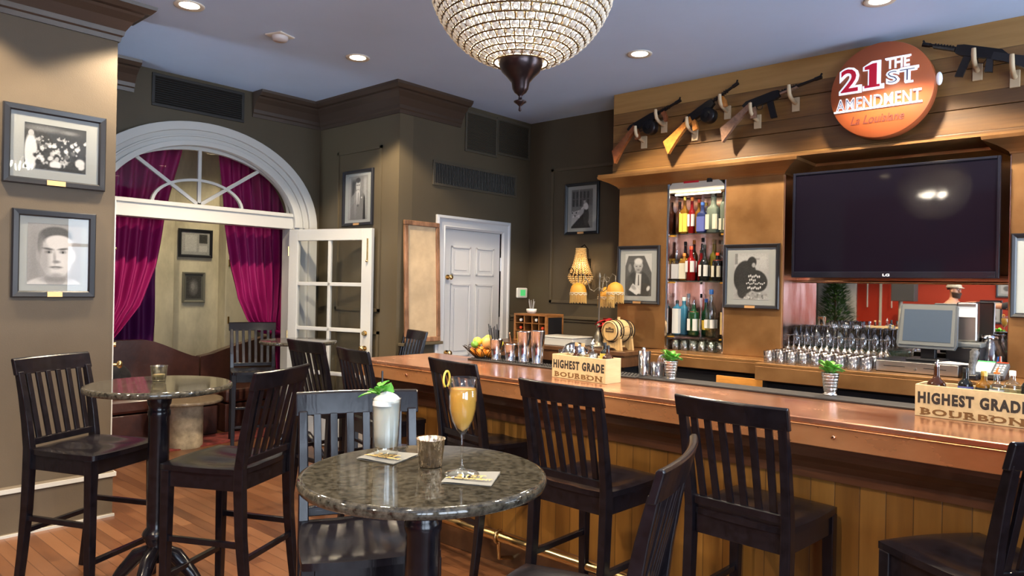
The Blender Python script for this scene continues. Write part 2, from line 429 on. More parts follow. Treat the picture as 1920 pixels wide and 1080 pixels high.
RAILP = [(0, -.035), (.012, -.03), (.012, -.01), (.03, 0), (.03, .012), (.012, .022), (0, .03)]
mb = MB(); sweep(mb, [(5.70, YD), (XR, YD), (XR, 3.7)], RAILP, 1.235, -1); struct('trim_7', mb, OLIVE2)
def panel_moulding(mb, a, b, fnp, w=.028, d=.016):
    (u0, v0), (u1, v1) = a, b
    for p, q in (((u0, v0), (u1, v0+w)), ((u0, v1-w), (u1, v1)), ((u0, v0), (u0+w, v1)), ((u1-w, v0), (u1, v1))):
        A = fnp(*p, 0); B = fnp(*q, d); mb.box(A, B)
mb = MB(); fc = lambda u, v, d: (4.17-d, u, v)
panel_moulding(mb, (5.33, 1.30), (6.03, 2.85), fc); panel_moulding(mb, (5.33, .40), (6.03, 1.12), fc)
struct('trim_8', mb, OLIVE2)
mb = MB(); fb = lambda u, v, d: (XR-d, u, v)
panel_moulding(mb, (3.72, 1.40), (4.78, 2.82), fb); struct('trim_9', mb, OLIVE2)
# arch casing, transom rail, jambs and fanlight
def arch_ring(mb, rx0, z0, rz0, rx1, rz1, y0, y1, n=40):
    A = arc_pts(AX, rx0, z0, rz0, n); B = arc_pts(AX, rx1, z0, rz1, n)
    vs = [(p[0], y, p[1]) for y in (y0, y1) for L_ in (A, B) for p in L_]; m = n+1; fs = []
    for i in range(n):
        a0, b0, a1, b1 = i, m+i, 2*m+i, 3*m+i
        fs += [(a0, b0, b0+1, a0+1), (a1, a1+1, b1+1, b1), (b0, b1, b1+1, b0+1), (a0, a0+1, a1+1, a1)]
    return mb.add(vs, fs)
mb = MB()
arch_ring(mb, .885, 2.1, .655, 1.125, .86, 6.315, 6.36); arch_ring(mb, .885, 2.1, .655, .94, .70, 6.29, 6.32)
arch_ring(mb, 1.045, 2.1, .79, 1.13, .862, 6.285, 6.32); arch_ring(mb, .98, 2.1, .735, 1.0, .752, 6.30, 6.32)
mb.box((1.86, 6.315, 0), (2.10, 6.36, 2.1)).box((3.86, 6.315, 0), (4.10, 6.36, 2.1)).box((4.02, 6.285, 0), (4.11, 6.32, 2.1)).box((1.85, 6.285, 0), (1.94, 6.32, 2.1))
struct('trim_10', mb, WHITE, .004)
mb = MB().box((2.05, 6.33, 2.085), (3.90, 6.48, 2.225)).box((2.05, 6.31, 2.20), (3.90, 6.35, 2.235)).box((2.09, 6.34, 0), (2.125, 6.48, 2.09)).box((3.835, 6.34, 0), (3.87, 6.48, 2.09))
struct('trim_11', mb, WHITE, .004)
mb = MB()
arch_ring(mb, .86, 2.225, .50, .895, .54, 6.38, 6.42)
hub = (2.95, 2.235)
for a in (48, 90, 132):
    r = .64
    mb.beam((hub[0], 6.40, hub[1]), (hub[0]+.83*math.cos(R(a))*1.02, 6.40, hub[1]+.51*math.sin(R(a))), .03, .022, (0, 1, 0))
n = 24
A = [(2.95+.42*math.cos(PI*i/n), 2.225+.245*math.sin(PI*i/n)) for i in range(n+1)]
B = [(2.95+.395*math.cos(PI*i/n), 2.225+.222*math.sin(PI*i/n)) for i in range(n+1)]
vs = [(p[0], y, p[1]) for y in (6.385, 6.415) for L_ in (B, A) for p in L_]; m = n+1; fs = []
for i in range(n):
    a0, b0, a1, b1 = i, m+i, 2*m+i, 3*m+i
    fs += [(a0, b0, b0+1, a0+1), (a1, a1+1, b1+1, b1), (b0, b1, b1+1, b0+1), (a0, a0+1, a1+1, a1)]
mb.add(vs, fs)
fan = struct('window_1', mb, WHITE)
g = MB(); P_ = arc_pts(AX, .87, 2.225, .51)
g.add([(x, 6.40, z) for x, z in P_], [tuple(range(len(P_)))[::-1]])
struct('glass', g, PANE, 0, fan)

# French doors (leaf: hinge at local origin, leaf along +x, thickness on y)
def french(name, loc, rz, w=.97, lev=-1):
    o = link(name, None, None, loc, rz); o['kind'] = 'structure'
    z0, z1 = .01, 2.075; t = .045
    f = MB().box((0, -t/2, z0), (.11, t/2, z1)).box((w-.11, -t/2, z0), (w, t/2, z1)).box((.11, -t/2, z0), (w-.11, t/2, .28)).box((.11, -t/2, z1-.11), (w-.11, t/2, z1))
    xm = w/2; f.box((xm-.016, -t/2+.006, .28), (xm+.016, t/2-.006, z1-.11))
    for z in (.70, 1.12, 1.55): f.box((.11, -t/2+.006, z-.018), (w-.11, t/2-.006, z+.018))
    part('leaf', f, WHITE, o, bev=.004)
    part('glass', MB().box((.105, -.003, .27), (w-.105, .003, z1-.10)), PANE, o)
    for zz, nm in ((.96, 'handle'), (1.10, 'lock_knob')):
        h = MB(); h.lathe([(.026, -t/2-.006), (.026, -t/2)], (0, 0, 0), 14, 'Y'); 
        h.M = Matrix.Translation((w-.055, 0, zz)); h2 = MB(); h2.M = h.M
        for s in (-1, 1):
            h2.cyl((0, s*t/2, 0), (0, s*(t/2+.008), 0), .026, 16)
            if nm == 'handle': h2.cyl((0, s*t/2, 0), (0, s*(t/2+.045), 0), .010); h2.ball((0, s*(t/2+.055), 0), (.028, .02, .028))
            else: h2.cyl((0, s*t/2, 0), (0, s*(t/2+.03), 0), .018, 14)
        part(nm, h2, BRASS, o)
    b = MB().box((w-.05, lev*(t/2+.006), 1.78), (w-.035, lev*t/2, 1.98)); b.ball((w-.042, lev*(t/2+.014), 1.77), .012)
    part('flush_bolt', b, BRASS, o)
    hg = MB()
    for z in (.2, 1.0, 1.82): hg.cyl((0, lev*.026, z), (0, lev*.026, z+.09), .008)
    part('hinge', hg, BRASS, o); return o
french('door_1', (3.825, 6.31, 0), math.atan2(5.37-6.31, 4.11-3.825), .98, -1)
french('door_2', (2.15, 6.30, 0), math.atan2(5.33-6.30, 1.845-2.15), 1.0, 1)

# white panel door with casing
o = link('door_3', None, None, (4.755, YD, 0)); o['kind'] = 'structure'
W_, Hd = .804, 2.11
d = MB().box((0, .02, .01), (W_, .06, Hd))
part('slab', d, WHITE2, o)
pm = MB()
for u0, u1 in ((.10, .37), (.445, .71)):
    for v0, v1 in ((1.66, 1.95), (.86, 1.58), (.16, .74)):
        panel_moulding(pm, (u0, v0), (u1, v1), lambda u, v, dd: (u, .02-dd, v), .022, .012)
        pm.box((u0+.05, .02, v0+.05), (u1-.05, .012, v1-.05))
part('raised_panel', pm, WHITE2, o, bev=.005)
k = MB()
for z, r in ((1.64, .026), (.90, .03)):
    k.cyl((.055, .02, z), (.055, .008, z), r*.95, 16); k.cyl((.055, .02, z), (.055, -.03, z), .010); k.ball((.055, -.035, z), (r, r*.75, r), 14, 10)
part('door_knob', k, BRASS, o)
hg = MB()
for z in (.22, 1.72, 1.10): hg.box((W_-.006, .006, z), (W_+.012, .02, z+.14)); hg.cyl((W_, .003, z), (W_, .003, z+.14), .008)
part('hinge', hg, STEEL2, o)
c = MB()
CP = [(-.125, .02), (-.125, -.02), (-.10, -.028), (-.085, -.016), (-.03, -.016), (-.02, -.024), (0, -.01), (0, .02)]
# casing swept around the opening in the XZ plane
path = [(0, 0), (0, Hd), (W_, Hd), (W_, 0)]
rings = []
for i, (x, z) in enumerate(path):
    sx = {0: (1, 0), 1: (1, -1), 2: (-1, -1), 3: (-1, 0)}[i]
    rings.append([(x+sx[0]*ou, yv, z+sx[1]*ou) for ou, yv in CP])
k_ = len(CP); vs = [v for r in rings for v in r]; fs = []
for i in range(3):
    for j in range(k_): fs.append((i*k_+j, i*k_+(j+1) % k_, (i+1)*k_+(j+1) % k_, (i+1)*k_+j))
fs += [tuple(range(k_))[::-1], tuple(range(3*k_, 4*k_))]
c.add(vs, fs); part('casing', c, WHITE2, o)

# pine plank wall above the bar shelves
mb = MB(); zs = [2.60, 2.602+.0, 2.86, 3.12, H]
for a, b in ((2.60, 2.799), (2.803, 3.061), (3.065, H)): mb.box((5.57, -2.3, a), (XR, 3.72, b))
struct('trim_12', mb, PINE, .003)

# ceiling fixtures
EMW = mat('lamp_lens_glow', (1, .9, .7), .5, emis=((1.0, .80, .52), 16))
TRIMW = mat('white_fixture_enamel', (.72, .66, .55), .35)
dl_lab = {0: 'recessed ceiling light nearest the dark crown corner at upper left', 1: 'recessed ceiling light between the smoke detector and the crystal globe', 2: 'recessed ceiling light to the right of the crystal globe', 3: 'recessed ceiling light cut by the top of the photo above the plank wall'}
dl_cat = 'ceiling light'
dl0 = None
for i, (x, y) in enumerate(DOWNLIGHTS):
    lab = dl_lab.get(i, 'recessed ceiling light over the front of the room behind the viewer')
    if dl0 is None:
        dl0 = thing('recessed_light', lab, dl_cat, (x, y, H), 0, 'recessed ceiling lights')
        part('trim_ring', MB().lathe([(.060, -.002), (.088, -.010), (.094, -.004), (.094, 0), (.060, 0)], n=32), TRIMW, dl0)
        part('lens', MB().lathe([(.0001, -.004), (.062, -.003)], n=32, cap=False), EMW, dl0)
    else: copytree(dl0, (x, y, H), 0, lab)
o = thing('smoke_detector', 'small white smoke detector on the blue-grey ceiling', 'smoke detector', (2.756, 4.74, H), .3)
part('base', MB().box((-.075, -.075, -.012), (.075, .075, 0)), TRIMW, o, bev=.01)
part('cover', MB().lathe([(.058, -.012), (.058, -.030), (.048, -.042), (.0001, -.044)], n=28, cap=False), mat('smoke_detector_plastic', (.62, .57, .55), .4), o)

# air grilles
VENTC = mat('olive_vent_enamel', (.062, .052, .036), .4); DARK = mat('duct_black', (.008, .007, .006), .8)
def vent(label, loc, w, h, n, slats='h', m=VENTC, fin=.012, dark=DARK):
    o = thing('air_vent', label, 'air vent', loc)
    f = MB(); e = .025
    f.box((-e, -.014, -e), (w+e, 0, 0)).box((-e, -.014, h), (w+e, 0, h+e)).box((-e, -.014, 0), (0, 0, h)).box((w, -.014, 0), (w+e, 0, h))
    part('frame', f, m, o, bev=.003); part('backing', MB().box((0, -.003, 0), (w, -.001, h)), dark, o)
    s = MB()
    for i in range(n):
        if slats == 'v': x = w*(i+.5)/n; s.beam((x, -.008, 0), (x, -.008, h), .003, fin, (.5, 1, 0))
        else: z = h*(i+.5)/n; s.beam((0, -.008, z), (w, -.008, z), fin, .0025, (0, .6, 1))
    part('louvres', s, m, o); return o
vent('black wall grille above the arched fanlight', (2.53, YA, 3.065), .78, .23, 12, 'h', mat('black_vent_enamel', (.016, .014, .012), .5))
vent('long olive grille above the white panel door', (4.60, YD, 2.535), 1.15, .19, 54, 'v', VENTC, .010)
vent('square olive grille high in the corner beside the crown', (5.02, YD, 2.92), .42, .36, 26, 'h', VENTC)
vent('wide olive grille against the bar wall corner under the ceiling', (5.48, YD, 2.96), .48, .33, 24, 'h', VENTC)
o = thing('thermostat', 'white wall thermostat with a green screen beside the panel door', 'thermostat', (5.89, YD, 1.495))
part('housing', MB().box((-.085, -.025, -.055), (.085, 0, .055)), mat('white_plastic', (.66, .66, .62), .35), o, bev=.012)
part('screen', MB().box((-.035, -.027, -.032), (.045, -.024, .034)), mat('green_lcd', (.08, .45, .16), .3, emis=((.06, .5, .14), .45)), o)

# ================================================================== BAR STOOLS
SEAT_Z, BACK_Z = .72, 1.155
def sq_sweep(mb, path, sx, sy):
    vs = []
    for i, (x, y, z) in enumerate(path):
        a = sx[i] if isinstance(sx, (list, tuple)) else sx; b = sy[i] if isinstance(sy, (list, tuple)) else sy
        for s, t in ((-1, -1), (1, -1), (1, 1), (-1, 1)): vs.append((x+s*a/2, y+t*b/2, z))
    n = len(path); fs = [(0, 3, 2, 1), tuple(range(4*n-4, 4*n))]
    for i in range(n-1):
        for k in range(4): fs.append((i*4+k, i*4+(k+1) % 4, i*4+4+(k+1) % 4, i*4+4+k))
    return mb.add(vs, fs)
def back_x(z): t = (z-SEAT_Z)/(BACK_Z-SEAT_Z); return -.203-.085*t*(.55+.45*t)
def make_stool(label, loc, rz, group):
    o = thing('bar_stool', label, 'bar stool', loc, rz, group)
    n = 14
    def outline(u, v):
        x = .215*u*math.sqrt(1-.10*v*v*abs(u)); hw = (.205+.018*(u+1)/2)
        y = hw*v*math.sqrt(1-.10*u*u*abs(v))
        return x+.01*(1-v*v)*(u > .6)*(u-.6)/.4, y
    def top(a, b):
        u, v = a*2-1, b*2-1; x, y = outline(u, v)
        d = .016*math.exp(-((abs(v)-.42)/.33)**2)*math.exp(-((u+.1)/.62)**2)
        e = .006*max(0, max(abs(u), abs(v))-.93)/.07
        return (x, y, SEAT_Z-d-e)
    mb = MB(); mb.grid(top, n, n)
    mb.grid(lambda a, b: (*outline(1-a*2, b*2-1), SEAT_Z-.030), n, n, False)
    edge = [(i/n, 0) for i in range(n)]+[(1, i/n) for i in range(n)]+[(1-i/n, 1) for i in range(n)]+[(0, 1-i/n) for i in range(n)]
    vs = [top(*e) for e in edge]+[(*outline(e[0]*2-1, e[1]*2-1), SEAT_Z-.030) for e in edge]; k = len(edge)
    mb.add(vs, [(i, k+i, k+(i+1) % k, (i+1) % k) for i in range(k)], True)
    part('seat', mb, BLACKW, o)
    ap = MB(); zb, zt = SEAT_Z-.105, SEAT_Z-.029
    ap.box((.165, -.18, zb), (.187, .18, zt)).box((-.205, -.17, zb), (-.185, .17, zt))
    for s in (-1, 1): ap.beam((-.2, s*.183, (zb+zt)/2), (.18, s*.198, (zb+zt)/2), .02, zt-zb)
    part('apron', ap, BLACKW, o, bev=.003)
    for s in (-1, 1):
        l = MB(); sq_sweep(l, [(.182, s*.198, 0), (.178, s*.196, .35), (.176, s*.194, zt)], [.034, .040, .044], [.034, .040, .044]); part('leg', l, BLACKW, o, bev=.004)
        l = MB(); pz = [0, .2, .42, .62, .72, .85, .98, 1.09]
        px = [-.262, -.235, -.212, -.203, -.203]+[back_x(z) for z in pz[5:]]
        sq_sweep(l, [(x, s*(.192+.012*(z > .7)*(z-.7)), z) for x, z in zip(px, pz)], [.034, .038, .044, .048, .046, .040, .034, .028], [.034, .036, .038, .038, .036, .034, .033, .032])
        part('leg', l, BLACKW, o, bev=.004)
    tr = MB(); sec = [(-.011, 1.072), (.011, 1.072), (.011, 1.147), (.006, BACK_Z), (-.006, BACK_Z), (-.011, 1.147)]
    vs = []; m = 12
    for i in range(m+1):
        y = -.222+.444*i/m; bow = -.024*(1-(y/.222)**2)
        for dx, z in sec: vs.append((back_x(z)+dx+bow, y, z))
    ns = len(sec); fs = [tuple(range(ns)), tuple(range(m*ns, m*ns+ns))[::-1]]
    for i in range(m):
        for j in range(ns): fs.append((i*ns+j, (i+1)*ns+j, (i+1)*ns+(j+1) % ns, i*ns+(j+1) % ns))
    tr.add(vs, fs); part('top_rail', tr, BLACKW, o, bev=.004)
    part('lower_rail', MB().box((-.216, -.18, .728), (-.194, .18, .762)), BLACKW, o, bev=.004)
    for i in range(6):
        y = -.140+.280*i/5; s = MB(); zz = [.745, .83, .92, 1.0, 1.078]
        sq_sweep(s, [(back_x(z)+.006-.022*(1-(y/.222)**2)*((z-.745)/.333)-.006*math.sin(PI*(z-.745)/.333), y*(1+.05*(z-.745)/.333), z) for z in zz], .013, .027)
        part('slat', s, BLACKW, o, bev=.002)
    st = MB().beam((.18, -.19, .20), (.18, .19, .20), .03, .024); part('stretcher', st, BLACKW, o, bev=.003)
    st = MB().beam((-.222, -.18, .31), (-.222, .18, .31), .024, .024); part('stretcher', st, BLACKW, o, bev=.003)
    for s in (-1, 1): part('stretcher', MB().beam((-.215, s*.188, .375), (.178, s*.195, .375), .022, .026), BLACKW, o, bev=.003)
    return o
ST = [
 ('black slat-back stool before the taupe wall, left of all the stools', 1.333, 3.992, -64),
 ('black slat-back stool right of the lone-votive table, its back to the viewer', 1.675, 3.275, 117),
 ('black slat-back stool behind the drinks table, its back framing the white cocktail', 1.480, 1.945, -120),
 ('black bar stool at the copper bar behind the right edge of the drinks table', 2.674, 1.838, -1),
 ('black bar stool at the bar in front of the silver mint cups', 2.768, 1.120, -3),
 ('black stool at the drinks table seen edge-on, its curved post in the right foreground', 1.53, 1.14, 108),
 ('black stool cut by the right edge of the photo, turned away from the bar corner', 2.72, .384, 56),
 ('black bar stool at the bar directly behind the champagne flute', 2.948, 2.737, -9.5),
 ('black bar stool at the far end of the bar, near the copper corner', 2.941, 3.609, -11),
 ('black stool standing in the French doorway behind the farthest table', 3.53, 6.42, -114),
 ('black stool beyond the far corner of the bar, half hidden behind a nearer stool', 3.07, 4.38, 0),
 ('black stool seen edge-on between the open French door and the olive column', 3.92, 4.92, 165)]
st0 = None
for lab, x, y, a in ST:
    if st0 is None: st0 = make_stool(lab, (x, y, 0), R(a), 'black slat-back bar stools')
    else: copytree(st0, (x, y, 0), R(a), lab)

# ================================================================== TABLES
def make_table(label, loc):
    o = thing('bistro_table', label, 'table', loc, 0, 'round granite bistro tables')
    r = .325
    part('tabletop', MB().lathe([(.0001, 1.030), (r-.012, 1.030), (r-.003, 1.034), (r, 1.045), (r-.003, 1.056), (r-.012, 1.060), (r-.014, 1.060), (.0001, 1.060)], n=72, cap=False), GRANITE, o)
    part('pedestal', MB().lathe([(.058, .22), (.062, .26), (.040, .29), (.060, .33), (.066, .345), (.060, .36), (.044, .38), (.048, .42), (.046, .90), (.050, .91), (.050, .93), (.046, .935), (.046, .955), (.052, .965), (.054, .985), (.054, 1.012)], n=28), BLACKW, o)
    part('mounting_plate', MB().box((-.12, -.03, 1.012), (.12, .03, 1.030)).box((-.03, -.12, 1.012), (.03, .12, 1.030)), BLACKW, o)
    for k in range(4):
        a = PI/4+k*PI/2; l = MB(); ca, sa = math.cos(a), math.sin(a)
        pth = [(.03, .26), (.09, .24), (.16, .16), (.22, .07), (.27, .035), (.30, .03)]
        l.tube([(x*ca, x*sa, z) for x, z in pth], [.035, .036, .030, .024, .022, .026], 10)
        l.cyl((.295*ca, .295*sa, 0), (.295*ca, .295*sa, .03), .024, 12)
        part('foot', l, BLACKW, o)
    return o
tb0 = make_table('round granite table in the foreground holding the two drinks', (1.272, 1.425, 0))
copytree(tb0, (1.452, 3.52, 0), 0, 'round granite table at left with a lone votive glass')
copytree(tb0, (3.42, 5.48, 0), 0, 'small far round table in front of the open French door')

# drinks on the foreground table
TZ = 1.060
NAP = mat('grey_paper_napkin', (.15, .155, .15), .8); GOLDP = mat('gold_print', (.55, .36, .12), .5)
def napkin(label, loc, rz):
    mb = MB(); nz = lambda u, v: .0025+.0035*(math.sin(u*5+v*3)+1)*.5*(abs(u-.5)+abs(v-.5))
    mb.grid(lambda u, v: ((u-.5)*.127, (v-.5)*.127, nz(u, v)), 10, 10)
    mb.grid(lambda u, v: ((.5-u)*.127, (v-.5)*.127, .0008), 10, 10, False)
    o = tag(link('napkin', mb.mesh('napkin', NAP), None, loc, rz), label, 'napkin', 'cocktail napkins')
    for k, (t, s, y) in enumerate((('21ST', .030, -.012), ('AMENDMENT', .016, -.032))):
        me = text_mesh(t, s, .0006, 1.2, .0006)
        for v in me.vertices: x, yy, z = v.co; v.co = (x, z+y, -yy+.0072)
        me.materials.append(GOLDP); part('gold_lettering', me, GOLDP, o, 'gold print')
    return o
napkin('grey cocktail napkin under the tall white cocktail', (1.300, 1.610, TZ), R(-75))
napkin('grey cocktail napkin with gold print under the champagne flute', (1.308, 1.285, TZ), R(-58))
MILK = mat('pale_milky_cocktail', (.42, .41, .375), .35, sss=.2, spec=.3); FROTH = mat('cocktail_foam', (.48, .49, .48), .7, bump=(90, .3))
o = thing('highball_glass', 'tall glass of frothy white cocktail with mint', 'cocktail', (1.300, 1.622, TZ+.007), 0)
part('glass', MB().lathe([(.0001, 0), (.033, 0), (.0345, .004), (.0350, .022), (.037, .06), (.0405, .158), (.0412, .160), (.0395, .158), (.0355, .06), (.033, .024), (.0001, .020)], n=36, cap=False), GLASS, o)
part('cocktail', MB().lathe([(.0001, .0215), (.032, .0245), (.0345, .06), (.0385, .150), (.0001, .150)], n=36, cap=False), MILK, o)
fm = MB(); fm.grid(lambda u, v: ((.040*math.sin(v*PI/2)+.004*math.sin(u*4*PI+1)*v)*math.cos(u*2*PI), (.040*math.sin(v*PI/2)+.004*math.sin(u*4*PI+1)*v)*math.sin(u*2*PI), .150+.024*math.cos(v*PI/2)*(1+.25*math.sin(u*2*PI+.6))-(.008 if v > .95 else 0)), 36, 10)
part('foam', fm, FROTH, o)
part('straw', MB().cyl((-.006, .012, .12), (.006, .030, .235), .0028, 8), BLACKP, o)
MINT = mat('mint_leaf', (.10, .34, .035), .45, var=(60, .3), sss=.1)
def leaf(mb, base, d, L_, W_, upv=(0, 0, 1), curl=.3):
    d = Vector(d).normalized(); u = Vector(upv); s = d.cross(u).normalized(); u = s.cross(d)
    def f(a, b):
        t = a; w = W_*math.sin(PI*min(1, t**.8))*.5*(1+.08*math.sin(t*28)); q = (b-.5)*2
        return tuple(Vector(base)+d*L_*t+s*w*q+u*(curl*L_*(-t*t)+.18*W_*abs(q)))
    mb.grid(f, 8, 4); return mb
lv = MB()
for k in range(7):
    a = 2.2+k*.75; leaf(lv, (-.014, .016, .166+.004*k), (math.cos(a)*.8, math.sin(a)*.8, .5+.25*(k % 3)), .036, .026)
leaf(lv, (-.01, .02, .17), (-.9, .6, .35), .055, .028, curl=.5); leaf(lv, (.004, .012, .165), (.3, -.3, 1), .042, .036, (1, 1, 0), .15)
part('mint_sprig', lv, MINT, o)
FIZZ = mat('amber_sparkling_cocktail', (.60, .30, .055), .2, sss=.1, spec=.4, emis=((.8, .4, .06), .0)); LEM = mat('lemon_peel', (.70, .52, .07), .45)
o = thing('champagne_flute', 'champagne flute of amber cocktail with a lemon twist', 'cocktail', (1.302, 1.315, TZ+.006))
part('glass', MB().lathe([(.0001, 0), (.044, 0), (.046, .002), (.043, .004), (.02, .009), (.006, .018), (.0042, .03), (.0038, .09), (.006, .104), (.016, .118), (.028, .14), (.035, .17), (.0365, .20), (.0345, .250), (.0340, .250), (.0355, .20), (.034, .17), (.027, .141), (.015, .120), (.0001, .111)], n=40, cap=False), GLASS, o)
part('cocktail', MB().lathe([(.0001, .1115), (.0145, .121), (.0262, .142), (.0332, .17), (.0348, .20), (.0342, .222), (.0001, .222)], n=40, cap=False), FIZZ, o)
tw = MB(); pth = []
for k in range(22):
    a = -1.2+k*.26; pth.append((-.042+.020*math.cos(a)-.0, .018+.010*math.cos(a), .248+.020*math.sin(a)))
tw.tube(pth, .0028, 6); part('lemon_twist', tw, LEM, o)
MERC = mat('mercury_glass', (.80, .62, .42), .18, 1.0, var=((90, 90, 30), .5, (.95, .80, .62), .15), bump=((120, 120, 40), .5))
def votive(label, loc, m=MERC):
    o = thing('votive_holder', label, 'candle holder', loc, 0)
    part('cup', MB().lathe([(.0001, 0), (.029, 0), (.031, .003), (.039, .074), (.0405, .076), (.037, .075), (.029, .012), (.0001, .010)], n=36, cap=False), m, o)
    part('candle', MB().lathe([(.0001, .011), (.026, .0125), (.028, .034), (.0001, .035)], n=20, cap=False), mat('candle_wax', (.75, .62, .40), .5, sss=.3), o); return o
votive('gold mercury-glass votive between the two cocktails', (1.318, 1.452, TZ+.0005))
votive('clear ribbed votive alone on the left round table', (1.480, 3.60, TZ+.0005), thin_glass('frosted_votive_glass', (.75, .74, .66), .9, .12, .25))
o = thing('salt_dish', 'tiny clear glass dish behind the white cocktail', 'dish', (1.385, 1.655, TZ+.0005))
part('bowl', MB().lathe([(.0001, 0), (.014, 0), (.022, .012), (.021, .013), (.012, .004), (.0001, .003)], n=20, cap=False), GLASS, o)

# ================================================================== THE BAR
bar = thing('bar_counter', 'long copper-topped bar with vertical wood boards', 'bar counter', (2.84, 3.84, 0))
def bb(a, b): return (a[0]-2.84, a[1]-3.84, a[2]), (b[0]-2.84, b[1]-3.84, b[2])
BY0, BY1 = -1.9, 3.84
t = MB().box(*bb((2.84, BY0, 1.048), (3.50, BY1, 1.07))); part('bar_top', t, COPPER, bar, bev=.004)
t = MB().box(*bb((2.842, BY0, .963), (2.90, BY1-.002, 1.046))).box(*bb((2.90, BY1-.06, .963), (3.50, BY1-.002, 1.046)))
for z, d in ((1.047, .006),): t.box(*bb((2.842-d, BY0, z-.006), (2.86, BY1+d*.5, z)))
part('front_edge', t, COPPERF, bar, bev=.003)
rv = MB()
for y in np.arange(-1.6, 3.8, .62): rv.ball((0-.001, y-3.84, 1.008), (.005, .009, .009), 8, 6)
part('rivet', rv, COPPER3, bar)
md = MB(); sweep(md, [(3.02, BY0), (3.02, 3.70), (3.50, 3.70)], [(0, .80), (.018, .80), (.025, .84), (.05, .87), (.085, .90), (.10, .93), (.10, .963), (0, .963)], 0, 1)
md.v = [(x-2.84, y-3.84, z) for x, y, z in md.v]; part('under_moulding', md, mat('dark_red_brown_wood', (.085, .032, .014), .4, var=((20, 3, 20), .3)), bar)
part('front_panel', MB().box(*bb((3.02, BY0, .17), (3.06, 3.70, .963))), BARW, bar)
part('end_panel', MB().box(*bb((3.06, 3.66, 0), (3.50, 3.70, .963))), BARWX, bar)
part('back_panel', MB().box(*bb((3.46, BY0, .0), (3.50, 3.66, 1.046))), BLACKP, bar)
part('plinth', MB().box(*bb((2.98, BY0, 0), (3.06, 3.71, .17))), WOODD, bar, bev=.005)
fr = MB(); fr.cyl((2.865-2.84, BY0-3.84, .205), (2.865-2.84, 3.66-3.84, .205), .026, 16); fr.ball((2.865-2.84, 3.66-3.84, .205), .03)
part('foot_rail', fr, BRASS, bar)
for y in (-1.0, .2, 1.4, 2.6, 3.5):
    b = MB(); b.tube([(2.865-2.84, y-3.84, .18), (2.87-2.84, y-3.84, .09), (2.98-2.84, y-3.84, .06)], .012, 8); b.tube([(2.865-2.84+.034*math.cos(a), y-3.84, .205+.034*math.sin(a)) for a in np.linspace(0, 2*PI, 14)[:-1]], .008, 6, closed=True)
    part('rail_bracket', b, BRASS, bar)
# under-bar equipment on the bartender's side
ub = thing('underbar_station', 'steel and black under-bar wells behind the copper bar', 'bar equipment', (3.50, 2.9, 0))
def ubb(a, b): return (a[0]-3.5, a[1]-2.9, a[2]), (b[0]-3.5, b[1]-2.9, b[2])
part('sink_frame', MB().box(*ubb((3.52, 1.0, .70), (3.98, 2.30, .86))).box(*ubb((3.52, 1.0, .86), (3.56, 2.3, .92))), STEEL2, ub, bev=.004)
part('ice_well', MB().box(*ubb((3.52, -1.2, .60), (4.0, .98, .82))), BLACKP, ub, bev=.004)
part('speed_rail', MB().box(*ubb((3.51, -1.2, .93), (3.56, 2.5, 1.0))), BLACKP, ub, bev=.003)
for x, y in ((3.6, -1.1), (3.9, -1.1), (3.6, 2.2), (3.9, 2.2)): part('leg', MB().cyl((x-3.5, y-2.9, 0), (x-3.5, y-2.9, .7), .02), STEEL2, ub)
o = thing('bar_mat', 'black rubber mat under the cocktail shakers', 'bar mat', (3.425, 2.72, 1.0705), 0)
part('mat', MB().box((-.085, -.66, 0), (.075, .62, .010)), RUBBER, o, bev=.003)
nb = MB()
for i in range(60):
    for j in (-1, 0, 1): nb.cyl((j*.045-.005, -.64+i*.0212, .010), (j*.045-.005, -.64+i*.0212, .014), .006, 6)
part('nub', nb, RUBBER, o); 
o = solo('bar_mat', MB().box((-.07, -1.45, 0), (.07, 1.45, .010)), RUBBER, 'long black rail mat along the bar edge before the cup of mint', 'bar mat', (3.425, .60, 1.0705), 0, None, .003)

# fruit bowl
BZ = 1.0805
WIRE = mat('dark_wire', (.03, .022, .018), .35, .9)
o = thing('wire_fruit_bowl', 'dark looped-wire bowl heaped with citrus', 'bowl', (3.47, 3.30, 1.0705))
wb = MB(); wb.tube([(.06*math.cos(a), .06*math.sin(a), .004) for a in np.linspace(0, 2*PI, 24)[:-1]], .003, 6, closed=True)
for k in range(16):
    a = k*2*PI/16; pts_ = []
    for t in np.linspace(0, 1, 12):
        da = .26*math.sin(t*PI)*(1 if t < .5 else 1); s_ = math.sin(t*PI)
        rr = .06+.092*s_; ang = a+(t-.5)*.62*(1+.6*s_); pts_.append((rr*math.cos(ang), rr*math.sin(ang), .004+.083*s_))
    wb.tube(pts_, .0022, 5)
part('wire_loops', wb, WIRE, o)
LEMON = mat('lemon_skin', (.75, .56, .06), .4, bump=(140, .2), spec=.4); ORANGE = mat('orange_skin', (.70, .23, .02), .42, bump=(140, .25)); LIME = mat('lime_skin', (.12, .28, .03), .38, bump=(140, .2)); GRAPE = mat('grapefruit_skin', (.72, .34, .10), .42, bump=(120, .2))
FR = [('orange', ORANGE, -.045, .05, .055, .036), ('orange', ORANGE, -.062, -.02, .052, .036), ('orange', ORANGE, .02, -.072, .052, .036), ('orange', ORANGE, .055, .035, .052, .036), ('orange', ORANGE, -.02, -.055, .05, .035),
      ('lemon', LEMON, -.03, .048, .115, .031), ('lemon', LEMON, .03, .03, .112, .031), ('lemon', LEMON, .045, -.075, .108, .031), ('lime', LIME, -.085, .018, .100, .026), ('grapefruit', GRAPE, -.032, -.052, .108, .040), ('lemon', LEMON, .015, -.01, .132, .030), ('lime', LIME, .0, .085, .085, .024)]
seen = {}
